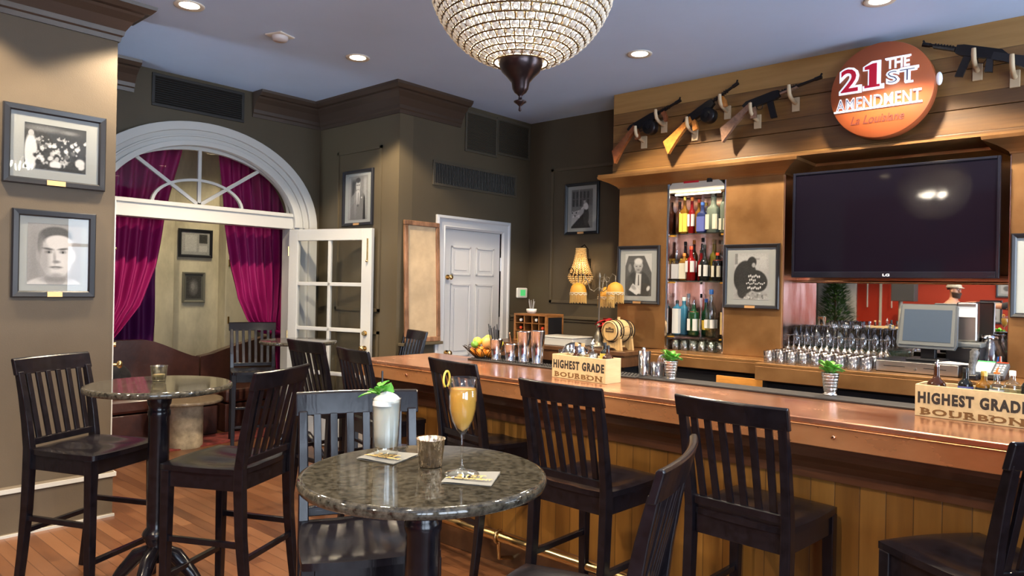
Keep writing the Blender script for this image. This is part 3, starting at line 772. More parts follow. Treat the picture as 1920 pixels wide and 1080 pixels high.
flab = {'orange': 'orange packed low in the wire bowl', 'lemon': 'yellow lemon on top of the heaped citrus bowl', 'lime': 'green lime in the citrus bowl', 'grapefruit': 'pinkish grapefruit on the right of the citrus bowl'}
for i, (nm, m, x, y, z, r) in enumerate(FR):
    mb = MB(); mb.ball((0, 0, 0), (r, r, r*.96), 20, 14)
    if nm in ('lemon', 'lime'): mb = MB(); mb.lathe([(.0001, -r*1.32), (r*.16, -r*1.25), (r*.45, -r*1.0), (r*.85, -r*.55), (r, 0), (r*.85, r*.55), (r*.45, r*1.0), (r*.16, r*1.25), (.0001, r*1.3)], n=20, cap=False)
    lab = flab[nm]
    if nm == 'lime': lab = 'bright green lime on the left front of the citrus bowl' if i == 8 else 'small green lime at the back of the citrus bowl'
    q = tag(link(nm, mb.mesh(nm, m), None, (3.47+x, 3.30+y, 1.0705+z)), lab, 'fruit', nm+'s in the wire bowl')
    q.rotation_euler = (R(70+31*i % 40), R(17*i % 50), R(63*i))

# shakers
def shaker(label, loc, h, rt_, rb, cat='cocktail shaker', name='shaker_tin'):
    o = thing(name, label, cat, loc, 0, None)
    part('tin', MB().lathe([(.0001, 0), (rb-.002, 0), (rb, .002), (rb, .012), (rb-.002, .014), (rt_, h-.004), (rt_+.0015, h-.002), (rt_+.0015, h), (rt_-.001, h), (rb-.004, .006), (.0001, .006)], n=40, cap=False), STEEL, o)
    return o
shaker('steel shaker tin holding black straws', (3.395, 3.135, BZ), .135, .042, .033)
shaker('shortest steel shaker tin, a bar spoon leaning inside', (3.405, 3.020, BZ), .110, .040, .032)
shaker('tall steel shaker tin in the middle of the mat', (3.425, 2.925, BZ), .195, .045, .034)
shaker('tall steel shaker tin at the right end of the row, nearest the crate', (3.415, 2.805, BZ), .206, .045, .034)
for k in range(9):
    a = k*.7; s = MB().cyl((.018*math.cos(a), .018*math.sin(a), .01), (.030*math.cos(a)-.012, .030*math.sin(a)+.02, .19+.012*(k % 4)), .0032, 6)
    solo('drinking_straw', s, BLACKP, 'black straw standing in the leftmost shaker tin', 'straw', (3.395, 3.135, BZ+.006), 0, 'black straws in the tin')
s = MB().cyl((.02, -.01, .01), (-.024, -.012, .17), .0022, 6).ball((-.0255, -.012, .176), (.004, .004, .007)); solo('bar_spoon', s, mat('copper_spoon', (.85, .55, .35), .25, 1), 'copper bar spoon leaning in the shortest shaker tin', 'spoon', (3.405, 3.02, BZ+.006))
# round steel strainer and glass beaker beside the crate
o = thing('steel_bowl', 'round polished steel bowl behind the left crate', 'bowl', (3.46, 2.55, 1.0705))
part('bowl', MB().lathe([(.0001, 0), (.035, 0), (.062, .02), (.080, .06), (.082, .10), (.078, .10), (.06, .03), (.0001, .012)], n=36, cap=False), STEEL, o)
for k in range(10):
    a = 0
part('lid_dome', MB().lathe([(.082, .100), (.080, .115), (.060, .145), (.03, .158), (.0001, .16)], n=36, cap=False), STEEL, o)
o = thing('mixing_glass', 'clear stemmed mixing glass between the tall shaker and the left crate', 'glass', (3.30, 2.50, 1.0705))
part('glass', MB().lathe([(.0001, 0), (.030, 0), (.032, .004), (.012, .012), (.012, .02), (.036, .034), (.042, .06), (.042, .13), (.040, .13), (.038, .06), (.0001, .036)], n=32, cap=False), GLASS, o)

# crates with lettering
INKB = mat('black_stencil_ink', (.020, .017, .014), .6); INKR = mat('brown_stencil_ink', (.16, .075, .02), .6)
def fit(me, x0, x1, z0, z1):
    xs = [v.co.x for v in me.vertices]; zs = [v.co.z for v in me.vertices]; a, b, c, d = min(xs), max(xs), min(zs), max(zs)
    for v in me.vertices: v.co.x = x0+(v.co.x-a)/(b-a)*(x1-x0); v.co.z = z0+(v.co.z-c)/(d-c)*(z1-z0)
    return me
def crate(label, loc, rz, L_=.375, D=.18, Hh=.125):
    o = thing('wooden_crate', label, 'crate', loc, rz)
    part('front_board', MB().box((0, 0, 0), (L_, .009, Hh)), WOODP, o, bev=.0015)
    part('back_board', MB().box((0, D-.009, 0), (L_, D, Hh)), WOODP, o, bev=.0015)
    part('end_board', MB().box((0, .0092, 0), (.009, D-.0092, Hh)), WOODP, o); part('end_board', MB().box((L_-.009, .0092, 0), (L_, D-.0092, Hh)), WOODP, o)
    part('bottom_board', MB().box((.0092, .0092, .001), (L_-.0092, D-.0092, .008)), WOODP, o)
    me = fit(text_mesh('HIGHEST GRADE', .062, .0006, .66, .0032, 0, 1.2), .010-L_*.485, L_-.010-L_*.485, 0, .046); me.materials.append(INKB); part('black_lettering', me, INKB, o, 'black stencilled letters', loc=(L_*.485, -.0006, .052))
    me = fit(text_mesh('BOURBON', .036, .0006, 1.62, .0012, 0, 1.16), .022-L_*.485, L_-.024-L_*.485, 0, .0255)
    # slab serifs under and over the stems
    mb = MB(); xs_ = [v.co.x for v in me.vertices]; x0, x1 = min(xs_), max(xs_)
    mb.add([tuple(v.co) for v in me.vertices], [tuple(p.vertices) for p in me.polygons])
    zt = .036*.70
    for fx in (.015, .315, .455, .495, .70, .885, .985):
        x = x0+(x1-x0)*fx
        for z in (0, zt): mb.box((x-.009, -.0003, z-.0018), (x+.009, .0003, z+.0018))
    part('brown_lettering', mb, INKR, o, 'brown letters', loc=(L_*.485, -.0006, .008))
    return o
crate('pale wooden crate with stencilled letters, mid-bar beside the shakers', (3.062, 2.412, 1.0705), R(-94.6), .370, .125)
crate('pale wooden crate with stencilled letters cut by the right edge of the photo', (3.225, .690, 1.0705), R(-92.6), .385, .15)

# ================================================================== BOTTLES
BG = {'amber': mat('amber_bottle_glass', (.20, .075, .015), .06, trans=.35, spec=.6), 'brown': mat('brown_bottle_glass', (.055, .018, .006), .06, trans=.25, spec=.6), 'green': mat('green_bottle_glass', (.012, .06, .022), .06, trans=.3, spec=.6),
      'dark': mat('near_black_bottle_glass', (.010, .011, .010), .06, spec=.6), 'clear': thin_glass('clear_bottle_glass', (.86, .92, .90), 1.2, .03, .14), 'navy': mat('deep_blue_bottle', (.03, .045, .15), .08, trans=.3, spec=.6), 'blue': mat('sky_blue_bottle', (.06, .26, .42), .06, trans=.5, spec=.6),
      'red': mat('red_liqueur_bottle', (.28, .008, .008), .06, trans=.4, spec=.6), 'yellow': mat('yellow_liqueur_bottle', (.34, .25, .04), .06, trans=.5, spec=.6), 'pale': mat('pale_green_bottle_glass', (.34, .42, .33), .06, trans=.6, spec=.6), 'gold': mat('gold_whiskey_bottle', (.34, .15, .015), .06, trans=.5, spec=.6)}
def flat(n, c, r=.5): return mat(n, c, r)
LC = {'cream': flat('cream_label', (.48, .45, .35)), 'white': flat('white_label', (.52, .52, .50)), 'yellow': flat('yellow_label', (.72, .50, .08)), 'blue': flat('blue_label', (.08, .10, .30)), 'black': flat('black_label', (.02, .02, .02)), 'tan': flat('tan_label', (.52, .36, .16)), 'grey': flat('grey_label', (.38, .38, .38)), 'red': flat('red_seal', (.50, .03, .02))}
CC = {'gold': mat('gold_foil', (.75, .52, .12), .3, .8), 'red': flat('red_cap', (.55, .06, .02), .35), 'black': flat('black_cap', (.015, .015, .015), .3), 'white': flat('white_cap', (.7, .7, .7), .4), 'blue': flat('blue_cap', (.03, .12, .42), .35), 'cork': flat('cork', (.42, .26, .12), .7), 'steel': STEEL, 'orange': flat('orange_cap', (.6, .18, .03), .35)}
def bottle(label, loc, r, hb, h, g, lab=None, cap='black', sq=0, rn=.012, lz=(.25, .66), group=None, pour=False, rz=0, name='bottle', cat='bottle', seal=None):
    o = thing(name, label, cat, loc, rz, group)
    n = 24
    prof = [(.0001, .003), (r*.8, 0), (r, .006), (r, hb*.93), (r*.96, hb*.985), (r*.80, hb+(h-hb)*.08), (r*.45, hb+(h-hb)*.22), (rn*1.1, hb+(h-hb)*.36), (rn, h*.92), (rn, h*.94)]
    mb = MB(); mb.lathe(prof, n=n)
    if sq:
        vs = []
        for x, y, z in mb.v:
            rr = math.hypot(x, y); k = min(1, max(0, (rr-rn)/(r-rn+1e-6)))*sq
            if rr > 1e-5:
                m_ = max(abs(x), abs(y))/rr; s_ = 1+k*(.93/m_-1)*.85
                x *= s_; y *= s_
            vs.append((x, y, z))
        mb.v = vs
    part('body', mb, BG[g], o)
    if lab:
        lb = MB(); a0, a1 = hb*lz[0], hb*lz[1]
        if sq: rr = r*.93+.0012; lb.box((-rr, -rr*.86, a0), (rr, rr*.86, a1)).box((-rr*.86, -rr, a0), (rr*.86, rr, a1))
        else: lb.lathe([(r+.0008, a0), (r+.0008, a1)], n=n, cap=False)
        part('label', lb, LC[lab], o)
    if seal:
        part('seal', MB().lathe([(r*.75+.004, hb*1.0), (r*.72+.004, hb*1.04)], n=n, cap=False), LC[seal], o)
    c_ = MB()
    if pour:
        c_.cyl((0, 0, h*.93), (0, 0, h*.965), rn*1.1, 12); c_.tube([(0, 0, h*.96), (0, 0, h*1.0), (.004, -.004, h*1.06)], [rn*.5, rn*.4, rn*.3], 8)
    else: c_.lathe([(rn*1.12, h*.90), (rn*1.12, h-.002), (rn*1.0, h)], n=16)
    part('cap', c_, CC[cap], o); return o

def fit(me, x0, x1, z0, z1):
    xs = [v.co.x for v in me.vertices]; zs = [v.co.z for v in me.vertices]; a, b, c, d = min(xs), max(xs), min(zs), max(zs)
    for v in me.vertices: v.co.x = x0+(v.co.x-a)/(b-a)*(x1-x0); v.co.z = z0+(v.co.z-c)/(d-c)*(z1-z0)
    return me

# ================================================================== BACK BAR
bk = thing('back_bar', 'built-in copper-clad back bar with shelf niche and mirror', 'back bar', (5.6, 3.66, 0))
def kb(a, b): return (a[0]-5.6, a[1]-3.66, a[2]), (b[0]-5.6, b[1]-3.66, b[2])
for a, b in ((3.15, 3.66), (2.14, 2.625), (-2.2, .67)):
    part('pilaster', MB().box(*kb((5.6, a, 1.0331), (XR, b, 2.60))), COPPER2, bk, bev=.004)
# niche: copper lined, open to the front
nz0, nz1 = 1.035, 2.42
part('niche_lining', MB().box(*kb((5.62, 3.143, nz0), (5.98, 3.149, nz1))).box(*kb((5.975, 2.63, nz0), (5.98, 3.143, nz1))).box(*kb((5.62, 2.626, nz0), (5.975, 2.632, nz1))), COPPER4, bk)
part('niche_trim', MB().box(*kb((5.590, 3.135, nz0), (5.606, 3.158, nz1+.06))).box(*kb((5.592, 2.618, nz0), (5.606, 2.63, nz1+.06))), CHROME, bk, bev=.003)
part('shelf_standard', MB().box(*kb((5.955, 2.99, nz0), (5.974, 3.015, nz1))), CHROME, bk)
cp = MB()       # cream canopy with bevelled front at the niche top
P8 = [(2.632, 2.40), (2.632, 2.44), (2.72, 2.52), (3.06, 2.535), (3.143, 2.45), (3.143, 2.40)]
cp.prism([(y-3.66, z) for y, z in P8][::-1], lambda u, v, d: (d, u, v), .02-.03, .38)
part('canopy', cp, mat('cream_enamel', (.60, .55, .45), .35), bk, bev=.003)
part('red_display', MB().box(*kb((5.586, 2.86, 2.475), (5.592, 3.00, 2.508))), mat('red_led_window', (.18, .01, .015), .2, emis=((.5, .01, .02), .25)), bk)
part('black_dial', MB().box(*kb((5.584, 2.735, 2.468), (5.592, 2.785, 2.522))).lathe([(.018, 0), (.018, .01)], (5.576-5.6, 2.76-3.66, 2.495), 16, 'X'), BLACKP, bk)
part('soffit_wood', MB().box(*kb((5.66, 2.66, 2.39), (5.95, 3.12, 2.399))), WOODB, bk)
part('niche_light', MB().cyl((5.63-5.6, 2.68-3.66, 2.385), (5.63-5.6, 3.10-3.66, 2.385), .008), mat('niche_strip_glow', (1, .95, .8), .5, emis=((1, .9, .68), 4)), bk)
for z in (1.165, 1.638, 2.045):
    part('glass_shelf', MB().box(*kb((5.605, 2.633, z-.010), (5.97, 3.142, z))), SHELFG, bk)
    part('shelf_clip', MB().box(*kb((5.63, 3.10, z-.022), (5.66, 3.143, z-.010))).box(*kb((5.63, 2.633, z-.022), (5.66, 2.67, z-.010))), mat('orange_clip', (.6, .25, .03), .4), bk)
# recess behind the television
part('recess_lining', MB().box(*kb((5.62, 2.134, 1.0), (5.995, 2.141, 2.59))), COPPER4, bk); part('recess_lining', MB().box(*kb((5.62, .669, 1.0), (5.995, .676, 2.59))), COPPER4, bk)
part('recess_back', MB().box(*kb((5.96, .676, 1.66), (XR-.001, 2.134, 2.59))), COPPER2, bk)
part('mirror', MB().box(*kb((5.992, .676, 1.03), (6.005, 2.134, 1.64))), MIRROR, bk)
part('mirror_rail', MB().box(*kb((5.90, .676, 1.640), (5.96, 2.134, 1.70))).cyl((5.895-5.6, .676-3.66, 1.645), (5.895-5.6, 2.134-3.66, 1.645), .010), COPPER3, bk, bev=.004)
# cornice
sf = MB().box(*kb((5.45, -2.2, 2.583), (6.0, 3.80, 2.599))); part('soffit', sf, COPPER2, bk)
co = MB(); CV = [(0, 2.478), (.008, 2.478), (.012, 2.49), (.03, 2.505), (.07, 2.53), (.12, 2.552), (.145, 2.562), (.15, 2.583), (0, 2.583)]
sweep(co, [(6.0, 3.661), (5.6, 3.661), (5.6, 2.14), (6.0, 2.14)], CV, 0, -1)
sweep(co, [(5.96, 2.14), (5.96, .67)], [(o_*.6, z) for o_, z in CV], 0, -1)
sweep(co, [(6.0, .67), (5.6, .67), (5.6, -2.2)], CV, 0, -1)
co.v = [(x-5.6, y-3.66, z) for x, y, z in co.v]; part('cornice', co, COPPER2, bk)
# counters
part('counter', MB().box(*kb((5.35, 2.16, 1.010), (6.0, 3.24, 1.032))).box(*kb((5.15, -2.2, 1.010), (6.0, 2.16, 1.032))), COPPER2, bk, bev=.003)
part('counter_lip', MB().box(*kb((5.352, 2.16, .925), (5.39, 3.24, 1.0095))).box(*kb((5.152, -2.2, .905), (5.19, 2.158, 1.0095))).box(*kb((5.19, 2.12, .905), (5.35, 2.158, 1.0095))), COPPER2, bk, bev=.004)
part('cooler_front', MB().box(*kb((5.43, 2.2, .1), (5.46, 3.2, .9))).box(*kb((5.24, -2.2, .1), (5.27, 2.1, .88))), mat('black_cooler_door', (.016, .017, .02), .25), bk)
part('base_box', MB().box(*kb((5.47, 2.2, 0), (6.0, 3.2, .92))).box(*kb((5.28, -2.2, 0), (6.0, 2.15, .90))), BLACKP, bk)
part('wood_drawer_front', MB().box(*kb((5.36, 2.165, .775), (5.385, 2.56, .885))), mat('orange_pine_board', (.50, .22, .045), .4, var=((6, 6, 40), .2)), bk, bev=.003)
part('steel_shelf', MB().box(*kb((5.30, 2.17, .70), (5.42, 3.2, .74))), STEEL2, bk)
sc_ = thing('side_counter', 'dark wood counter carrying the small barrel and wine cubby', 'counter', (5.08, 4.80, 0))
part('top', MB().box((0, -1.56, .995), (.92, .10, 1.03)), WOODD, sc_, bev=.004); part('apron', MB().box((.02, -1.54, .90), (.06, .08, .994)).box((.06, -1.54, .90), (.26, -1.50, .994)), WOODD, sc_)
part('cabinet', MB().box((.10, -1.50, 0), (.92, .08, .90)), BLACKP, sc_)

part('glass_riser', MB().box(*kb((5.765, 1.36, 1.130), (5.988, 2.133, 1.142))).box(*kb((5.775, 1.37, 1.033), (5.785, 2.12, 1.130))), SHELFG, bk)
# bottles in the niche: (shelf z, x, y, ...)
g_ = 'spirit bottles in the niche'
S1, S2, S3 = 2.046, 1.639, 1.166
bottle('whiskey bottle with a yellow label and gold cap on the top glass shelf', (5.70, 3.045, S1), .038, .20, .33, 'gold', 'yellow', 'gold', .6, .013, (.1, .9))
bottle('dark bottle at the left end of the top glass shelf', (5.72, 3.105, S1), .033, .19, .29, 'brown', None, 'black', .3)
bottle('red-capped bottle with a white label on the top glass shelf', (5.70, 2.975, S1), .032, .19, .32, 'red', 'white', 'orange', .2, .013, (.35, .9))
bottle('slim bottle with a red cap beside the navy one on the top shelf', (5.72, 2.92, S1), .028, .19, .30, 'gold', None, 'red', .5)
bottle('navy blue labelled bottle in the middle of the top shelf', (5.69, 2.870, S1), .042, .17, .27, 'navy', 'blue', 'blue', .7, .015, (.1, .85))
bottle('big pale green bottle with a cream label on the top shelf', (5.69, 2.770, S1), .055, .21, .345, 'pale', 'cream', 'black', .3, .022, (.15, .75))
bottle('tall clear bottle at the right end of the top shelf', (5.70, 2.680, S1), .034, .24, .41, 'pale', 'cream', 'steel', .1, .014, (.1, .5))
bottle('gold-capped short bottle behind the navy one', (5.82, 2.90, S1), .034, .17, .28, 'clear', 'tan', 'gold', .2)
bottle('clear square bottle with a grey label, left on the middle shelf', (5.68, 3.105, S2), .036, .17, .25, 'clear', 'grey', 'steel', .8, .012, (.1, .85), pour=True)
bottle('square gin bottle with an amber edge on the middle shelf', (5.69, 3.035, S2), .038, .17, .24, 'gold', 'cream', 'orange', .9, .012, (.1, .9))
bottle('red aperitif bottle with a white label on the middle shelf', (5.68, 2.965, S2), .040, .18, .30, 'red', 'white', 'red', .1, .014, (.42, .95))
bottle('deep red bottle between the white labels on the middle shelf', (5.74, 2.90, S2), .032, .16, .27, 'red', None, 'black')
bottle('dark green bottle with a wide white label on the middle shelf', (5.69, 2.845, S2), .040, .16, .31, 'dark', 'white', 'black', .2, .013, (.25, .85))
bottle('black bottle with a round pale label and red seal on the middle shelf', (5.69, 2.725, S2), .042, .17, .24, 'dark', 'cream', 'red', .1, .014, (.2, .75), seal='red')
bottle('yellow liqueur bottle with a cork at the back of the middle shelf', (5.80, 2.81, S2), .040, .22, .36, 'yellow', None, 'cork', .2, .016)
bottle('clear bottle with a white stopper at the back of the middle shelf', (5.80, 2.735, S2), .036, .22, .35, 'clear', None, 'white')
bottle('amber bottle with a gold band at the back left of the middle shelf', (5.80, 3.085, S2), .034, .22, .35, 'brown', 'yellow', 'black', .1, .012, (.7, .9))
bottle('brown bottle with an orange top at the back of the middle shelf', (5.80, 3.0, S2), .034, .23, .36, 'brown', None, 'orange')
bottle('pale bottle with a black cap at the back centre of the middle shelf', (5.81, 2.92, S2), .036, .23, .38, 'clear', 'cream', 'black')
bottle('white-labelled gin bottle at the left of the lower shelf', (5.68, 3.09, S3), .034, .24, .30, 'blue', 'white', 'black', .8, .013, (.05, .95))
bottle('sky blue gin bottle on the lower shelf', (5.72, 3.045, S3), .034, .24, .33, 'blue', None, 'white', .8, .016)
bottle('green gin bottle with a white label and red seal on the lower shelf', (5.69, 2.935, S3), .045, .20, .29, 'green', 'white', 'steel', .3, .016, (.22, .72), seal='red', pour=True)
bottle('dark green bottle behind the green gin on the lower shelf', (5.80, 2.875, S3), .036, .20, .32, 'green', 'yellow', 'blue')
bottle('frosted clear bottle with a blue pourer on the lower shelf', (5.69, 2.775, S3), .045, .24, .40, 'clear', 'white', 'blue', .2, .016, (.3, .6))
bottle('tan labelled clear bottle at the right end of the lower shelf', (5.72, 2.665, S3), .030, .22, .31, 'clear', 'tan', 'cork', .5, .012, (.1, .95))
bottle('clear bottle with a cream cap at the back of the lower shelf', (5.82, 2.84, S3), .034, .22, .34, 'clear', None, 'white')
bottle('clear bottle with a white cap behind the blue gin bottles', (5.83, 3.06, S3), .034, .24, .36, 'clear', None, 'white')

# glassware
def glass_mesh(kind):
    mb = MB()
    if kind == 'rocks': p = [(.0001, .0), (.033, 0), (.034, .004), (.038, .088), (.0365, .088), (.0325, .012), (.0001, .010)]
    elif kind == 'highball': p = [(.0001, .0), (.028, 0), (.029, .004), (.034, .145), (.0328, .145), (.0275, .012), (.0001, .010)]
    elif kind == 'flipped': p = [(.0340, 0), (.0360, 0), (.040, .035), (.037, .07), (.020, .098), (.005, .112), (.004, .170), (.020, .188), (.034, .191), (.0001, .193)]
    else: p = [(.0001, .0), (.032, 0), (.032, .003), (.005, .012), (.004, .075), (.018, .092), (.037, .125), (.040, .15), (.035, .195), (.034, .195), (.038, .15), (.0355, .126), (.017, .095), (.0001, .088)]
    mb.lathe(p, n=18, cap=False); return mb.mesh(kind+'_glass', BARGLASS)
BARGLASS = thin_glass('bar_glass', (.985, .99, .988), 1.6, .12, .22)
GM = {k: glass_mesh(k) for k in ('rocks', 'highball', 'flipped', 'wine')}
def put_glass(kind, x, y, z, lab, grp, nm): return tag(link(nm, GM[kind], None, (x, y, z)), lab, 'glass', grp)
for j in range(10):
    for i in range(9):
        x = 5.225+.0835*j; y = 2.085-.0835*i+.0105*(j % 2); zt_ = 1.0325 if j < 7 else 1.1425
        if j <= 1 and i <= 3: put_glass('rocks', x, y, 1.0325, 'short clear tumbler in the front left corner of the glassware', 'front corner tumblers', 'rocks_glass')
        elif j <= 4: put_glass('rocks', x, y, 1.0325, 'short clear tumbler in the packed rows before the mirror', 'tumblers before the mirror', 'rocks_glass')
        elif j <= 6: put_glass('flipped', x, y, 1.0325, 'stemmed glass turned upside down in the middle rows', 'upside-down stemware', 'stemmed_glass')
        elif i in (3, 4, 5) and j > 7: put_glass('wine', x, y, zt_, 'upright wine glass rising above the rows before the mirror', 'upright wine glasses', 'wine_glass')
        else: put_glass('highball', x, y, zt_, 'tall clear tumbler in the back rows beside the mirror', 'tall tumblers by the mirror', 'highball_glass')
for j in range(3):
    for i in range(6): put_glass('rocks', 5.68+.1*j, 3.095-.084*i, 1.0325, 'short tumbler under the lowest glass shelf of the niche', 'tumblers under the niche shelf', 'rocks_glass')
for k, y in enumerate((1.99, 1.90)):
    solo('jigger', MB().lathe([(.024, 0), (.026, .03), (.010, .045), (.022, .085), (.021, .085), (.0001, .05)], n=24, cap=False), STEEL, 'steel jigger perched on the glass rows, '+('left' if k == 0 else 'right')+' one of two', 'jigger', (5.86, y, 1.205), 0)
    bpy.data.objects['jigger' if k == 0 else 'jigger.001'].location.z = 1.0325; bpy.data.objects['jigger' if k == 0 else 'jigger.001'].scale = (1.1, 1.1, 2.3); bpy.data.objects['jigger' if k == 0 else 'jigger.001'].location.x = 5.958
    bpy.data.objects['jigger' if k == 0 else 'jigger.001'].location.y = y-.006

# television
tv = thing('television', 'large black flat television mounted in the copper recess', 'television', (5.56, 1.377, 2.065), R(-90))
TW, TH = .662, .397
part('back_shell', MB().box((-TW+.02, .0, -TH+.02), (TW-.02, .06, TH-.02)), BLACKP, tv, bev=.01)
part('bezel', MB().box((-TW, -.045, -TH), (-TW+.018, 0, TH)).box((TW-.018, -.045, -TH), (TW, 0, TH)).box((-TW+.018, -.045, TH-.018), (TW-.018, 0, TH)).box((-TW+.018, -.045, -TH), (TW-.018, 0, -TH+.045)), mat('gloss_black_bezel', (.010, .010, .016), .08, coat=.5), tv, bev=.003)
part('screen', MB().box((-TW+.018, -.036, -TH+.045), (TW-.018, -.001, TH-.018)), mat('tv_screen_glass', (.006, .0045, .009), .05, spec=.28), tv)
me = fit(text_mesh('LG', .03, .001, 1, .0006), -.022, .022, -TH+.012, -TH+.030)
for v in me.vertices: v.co.y -= .0458
part('maker_logo', me, mat('silver_logo', (.75, .75, .78), .25, emis=((.7, .75, .8), .5)), tv)
br = MB().box((-.15, .06, -.15), (.15, .395, .15)); part('wall_bracket', br, BLACKP, tv)

# sign
sg = thing('round_sign', 'round orange sign with glowing white lettering on the plank wall', 'sign', (5.57, 1.404, 2.969), R(-90))
ORG = mat('burnt_orange_acrylic', (.42, .105, .035), .38)
dk = MB(); dk.lathe([(.0001, .08), (.325, .08), (.330, .085), (.330, .175), (.326, .185), (.0001, .185)], n=96, axis='Z', cap=False)
dk.v = [(x, -z, y) for x, y, z in dk.v]; part('disc', dk, ORG, sg)
part('standoff', MB().box((-.2, -.08, -.2), (-.15, 0, .2)).box((.15, -.08, -.2), (.2, 0, .2)), BLACKP, sg)
GLOW = mat('white_glow_lettering', (.62, .64, .70), .4, emis=((.72, .80, 1.0), .62)); RUBY = mat('ruby_letter_face', (.42, .008, .03), .4, emis=((.5, .0, .03), .25)); SHAD = mat('grey_letter_inline', (.13, .13, .20), .5)
def sgn(nm, txt, box, m, bold, dep, y, sx=1, shear=0, lab=None, space=1.0):
    me = fit(text_mesh(txt, .2, dep, sx, bold, shear, space), *box)
    for v in me.vertices: v.co.y -= y
    return part(nm, me, m, sg, lab)
Y0 = .187
sgn('numeral_outline', '2', (-.270, -.125, .000, .190), GLOW, .016, .012, Y0, lab='glowing white numeral outline')
def slab_one(nm, x0, x1, z0, z1, g, m, y0, y1, lab):
    w_ = x1-x0; st_ = .30*w_; xc = (x0+x1)/2+.04*w_
    P1 = [(x0+g, z0+g), (x1-g, z0+g), (x1-g, z0+.17*(z1-z0)-g*.3), (xc+st_-g, z0+.17*(z1-z0)-g*.3), (xc+st_-g, z1-g), (xc-st_*.4+g, z1-g), (x0+g, z1-.16*(z1-z0)), (x0+g, z1-.30*(z1-z0)+g*.6), (xc-st_+g, z1-.30*(z1-z0)+g*.6), (xc-st_+g, z0+.17*(z1-z0)-g*.3), (x0+g, z0+.17*(z1-z0)-g*.3)]
    part(nm, MB().prism(P1, lambda u, v, d: (u, -d, v), y0, y1), m, sg, lab)
slab_one('numeral_outline', -.112, .026, .006, .205, 0, GLOW, Y0-.006, Y0+.006, 'glowing white numeral outline')
sgn('numeral_face', '2', (-.257, -.142, .014, .176), RUBY, .002, .006, Y0+.009, lab='ruby red numeral face')
slab_one('numeral_face', -.112, .012, .010, .200, .013, RUBY, Y0+.006, Y0+.012, 'ruby red numeral face')
sf_ = MB().box((-.150, -Y0-.008, .0), (-.118, -Y0+.004, .055))
part('numeral_serif', sf_, GLOW, sg)
sgn('word_the', 'THE', (.036, .182, .132, .205), GLOW, .005, .012, Y0, .7, lab='glowing white word THE')
sgn('word_st', 'ST', (.036, .228, .022, .122), GLOW, .012, .012, Y0, lab='glowing white letters ST')
sgn('word_st_inline', 'ST', (.050, .214, .034, .110), SHAD, -.005, .004, Y0+.010)
part('serif_bars', MB().box((.125, -Y0-.008, .108), (.238, -Y0+.004, .126)).box((.155, -Y0-.008, .016), (.205, -Y0+.004, .030)).box((.03, -Y0-.008, .197), (.19, -Y0+.004, .208)), GLOW, sg)
sgn('word_amendment', 'AMENDMENT', (-.288, .256, -.118, -.030), GLOW, .0035, .012, Y0, .8, lab='glowing white word AMENDMENT', space=1.08)
sgn('word_amendment_inline', 'AMENDMENT', (-.280, .250, -.110, -.040), SHAD, -.0035, .004, Y0+.010, .8, space=1.08)
part('baseline_bar', MB().box((-.300, -Y0-.008, -.126), (.262, -Y0+.004, -.114)), GLOW, sg)
sgn('script_line', 'La Louisiane', (-.19, .155, -.225, -.165), mat('brown_script_paint', (.10, .014, .007), .5), .002, .002, Y0+.001, 1, .35, lab='dark red script under the glowing words')
part('side_lamp', MB().ball((.345, -.12, .03), (.02, .03, .045)), mat('white_lamp_cap', (.7, .75, .85), .3, emis=((.8, .9, 1), .2)), sg)

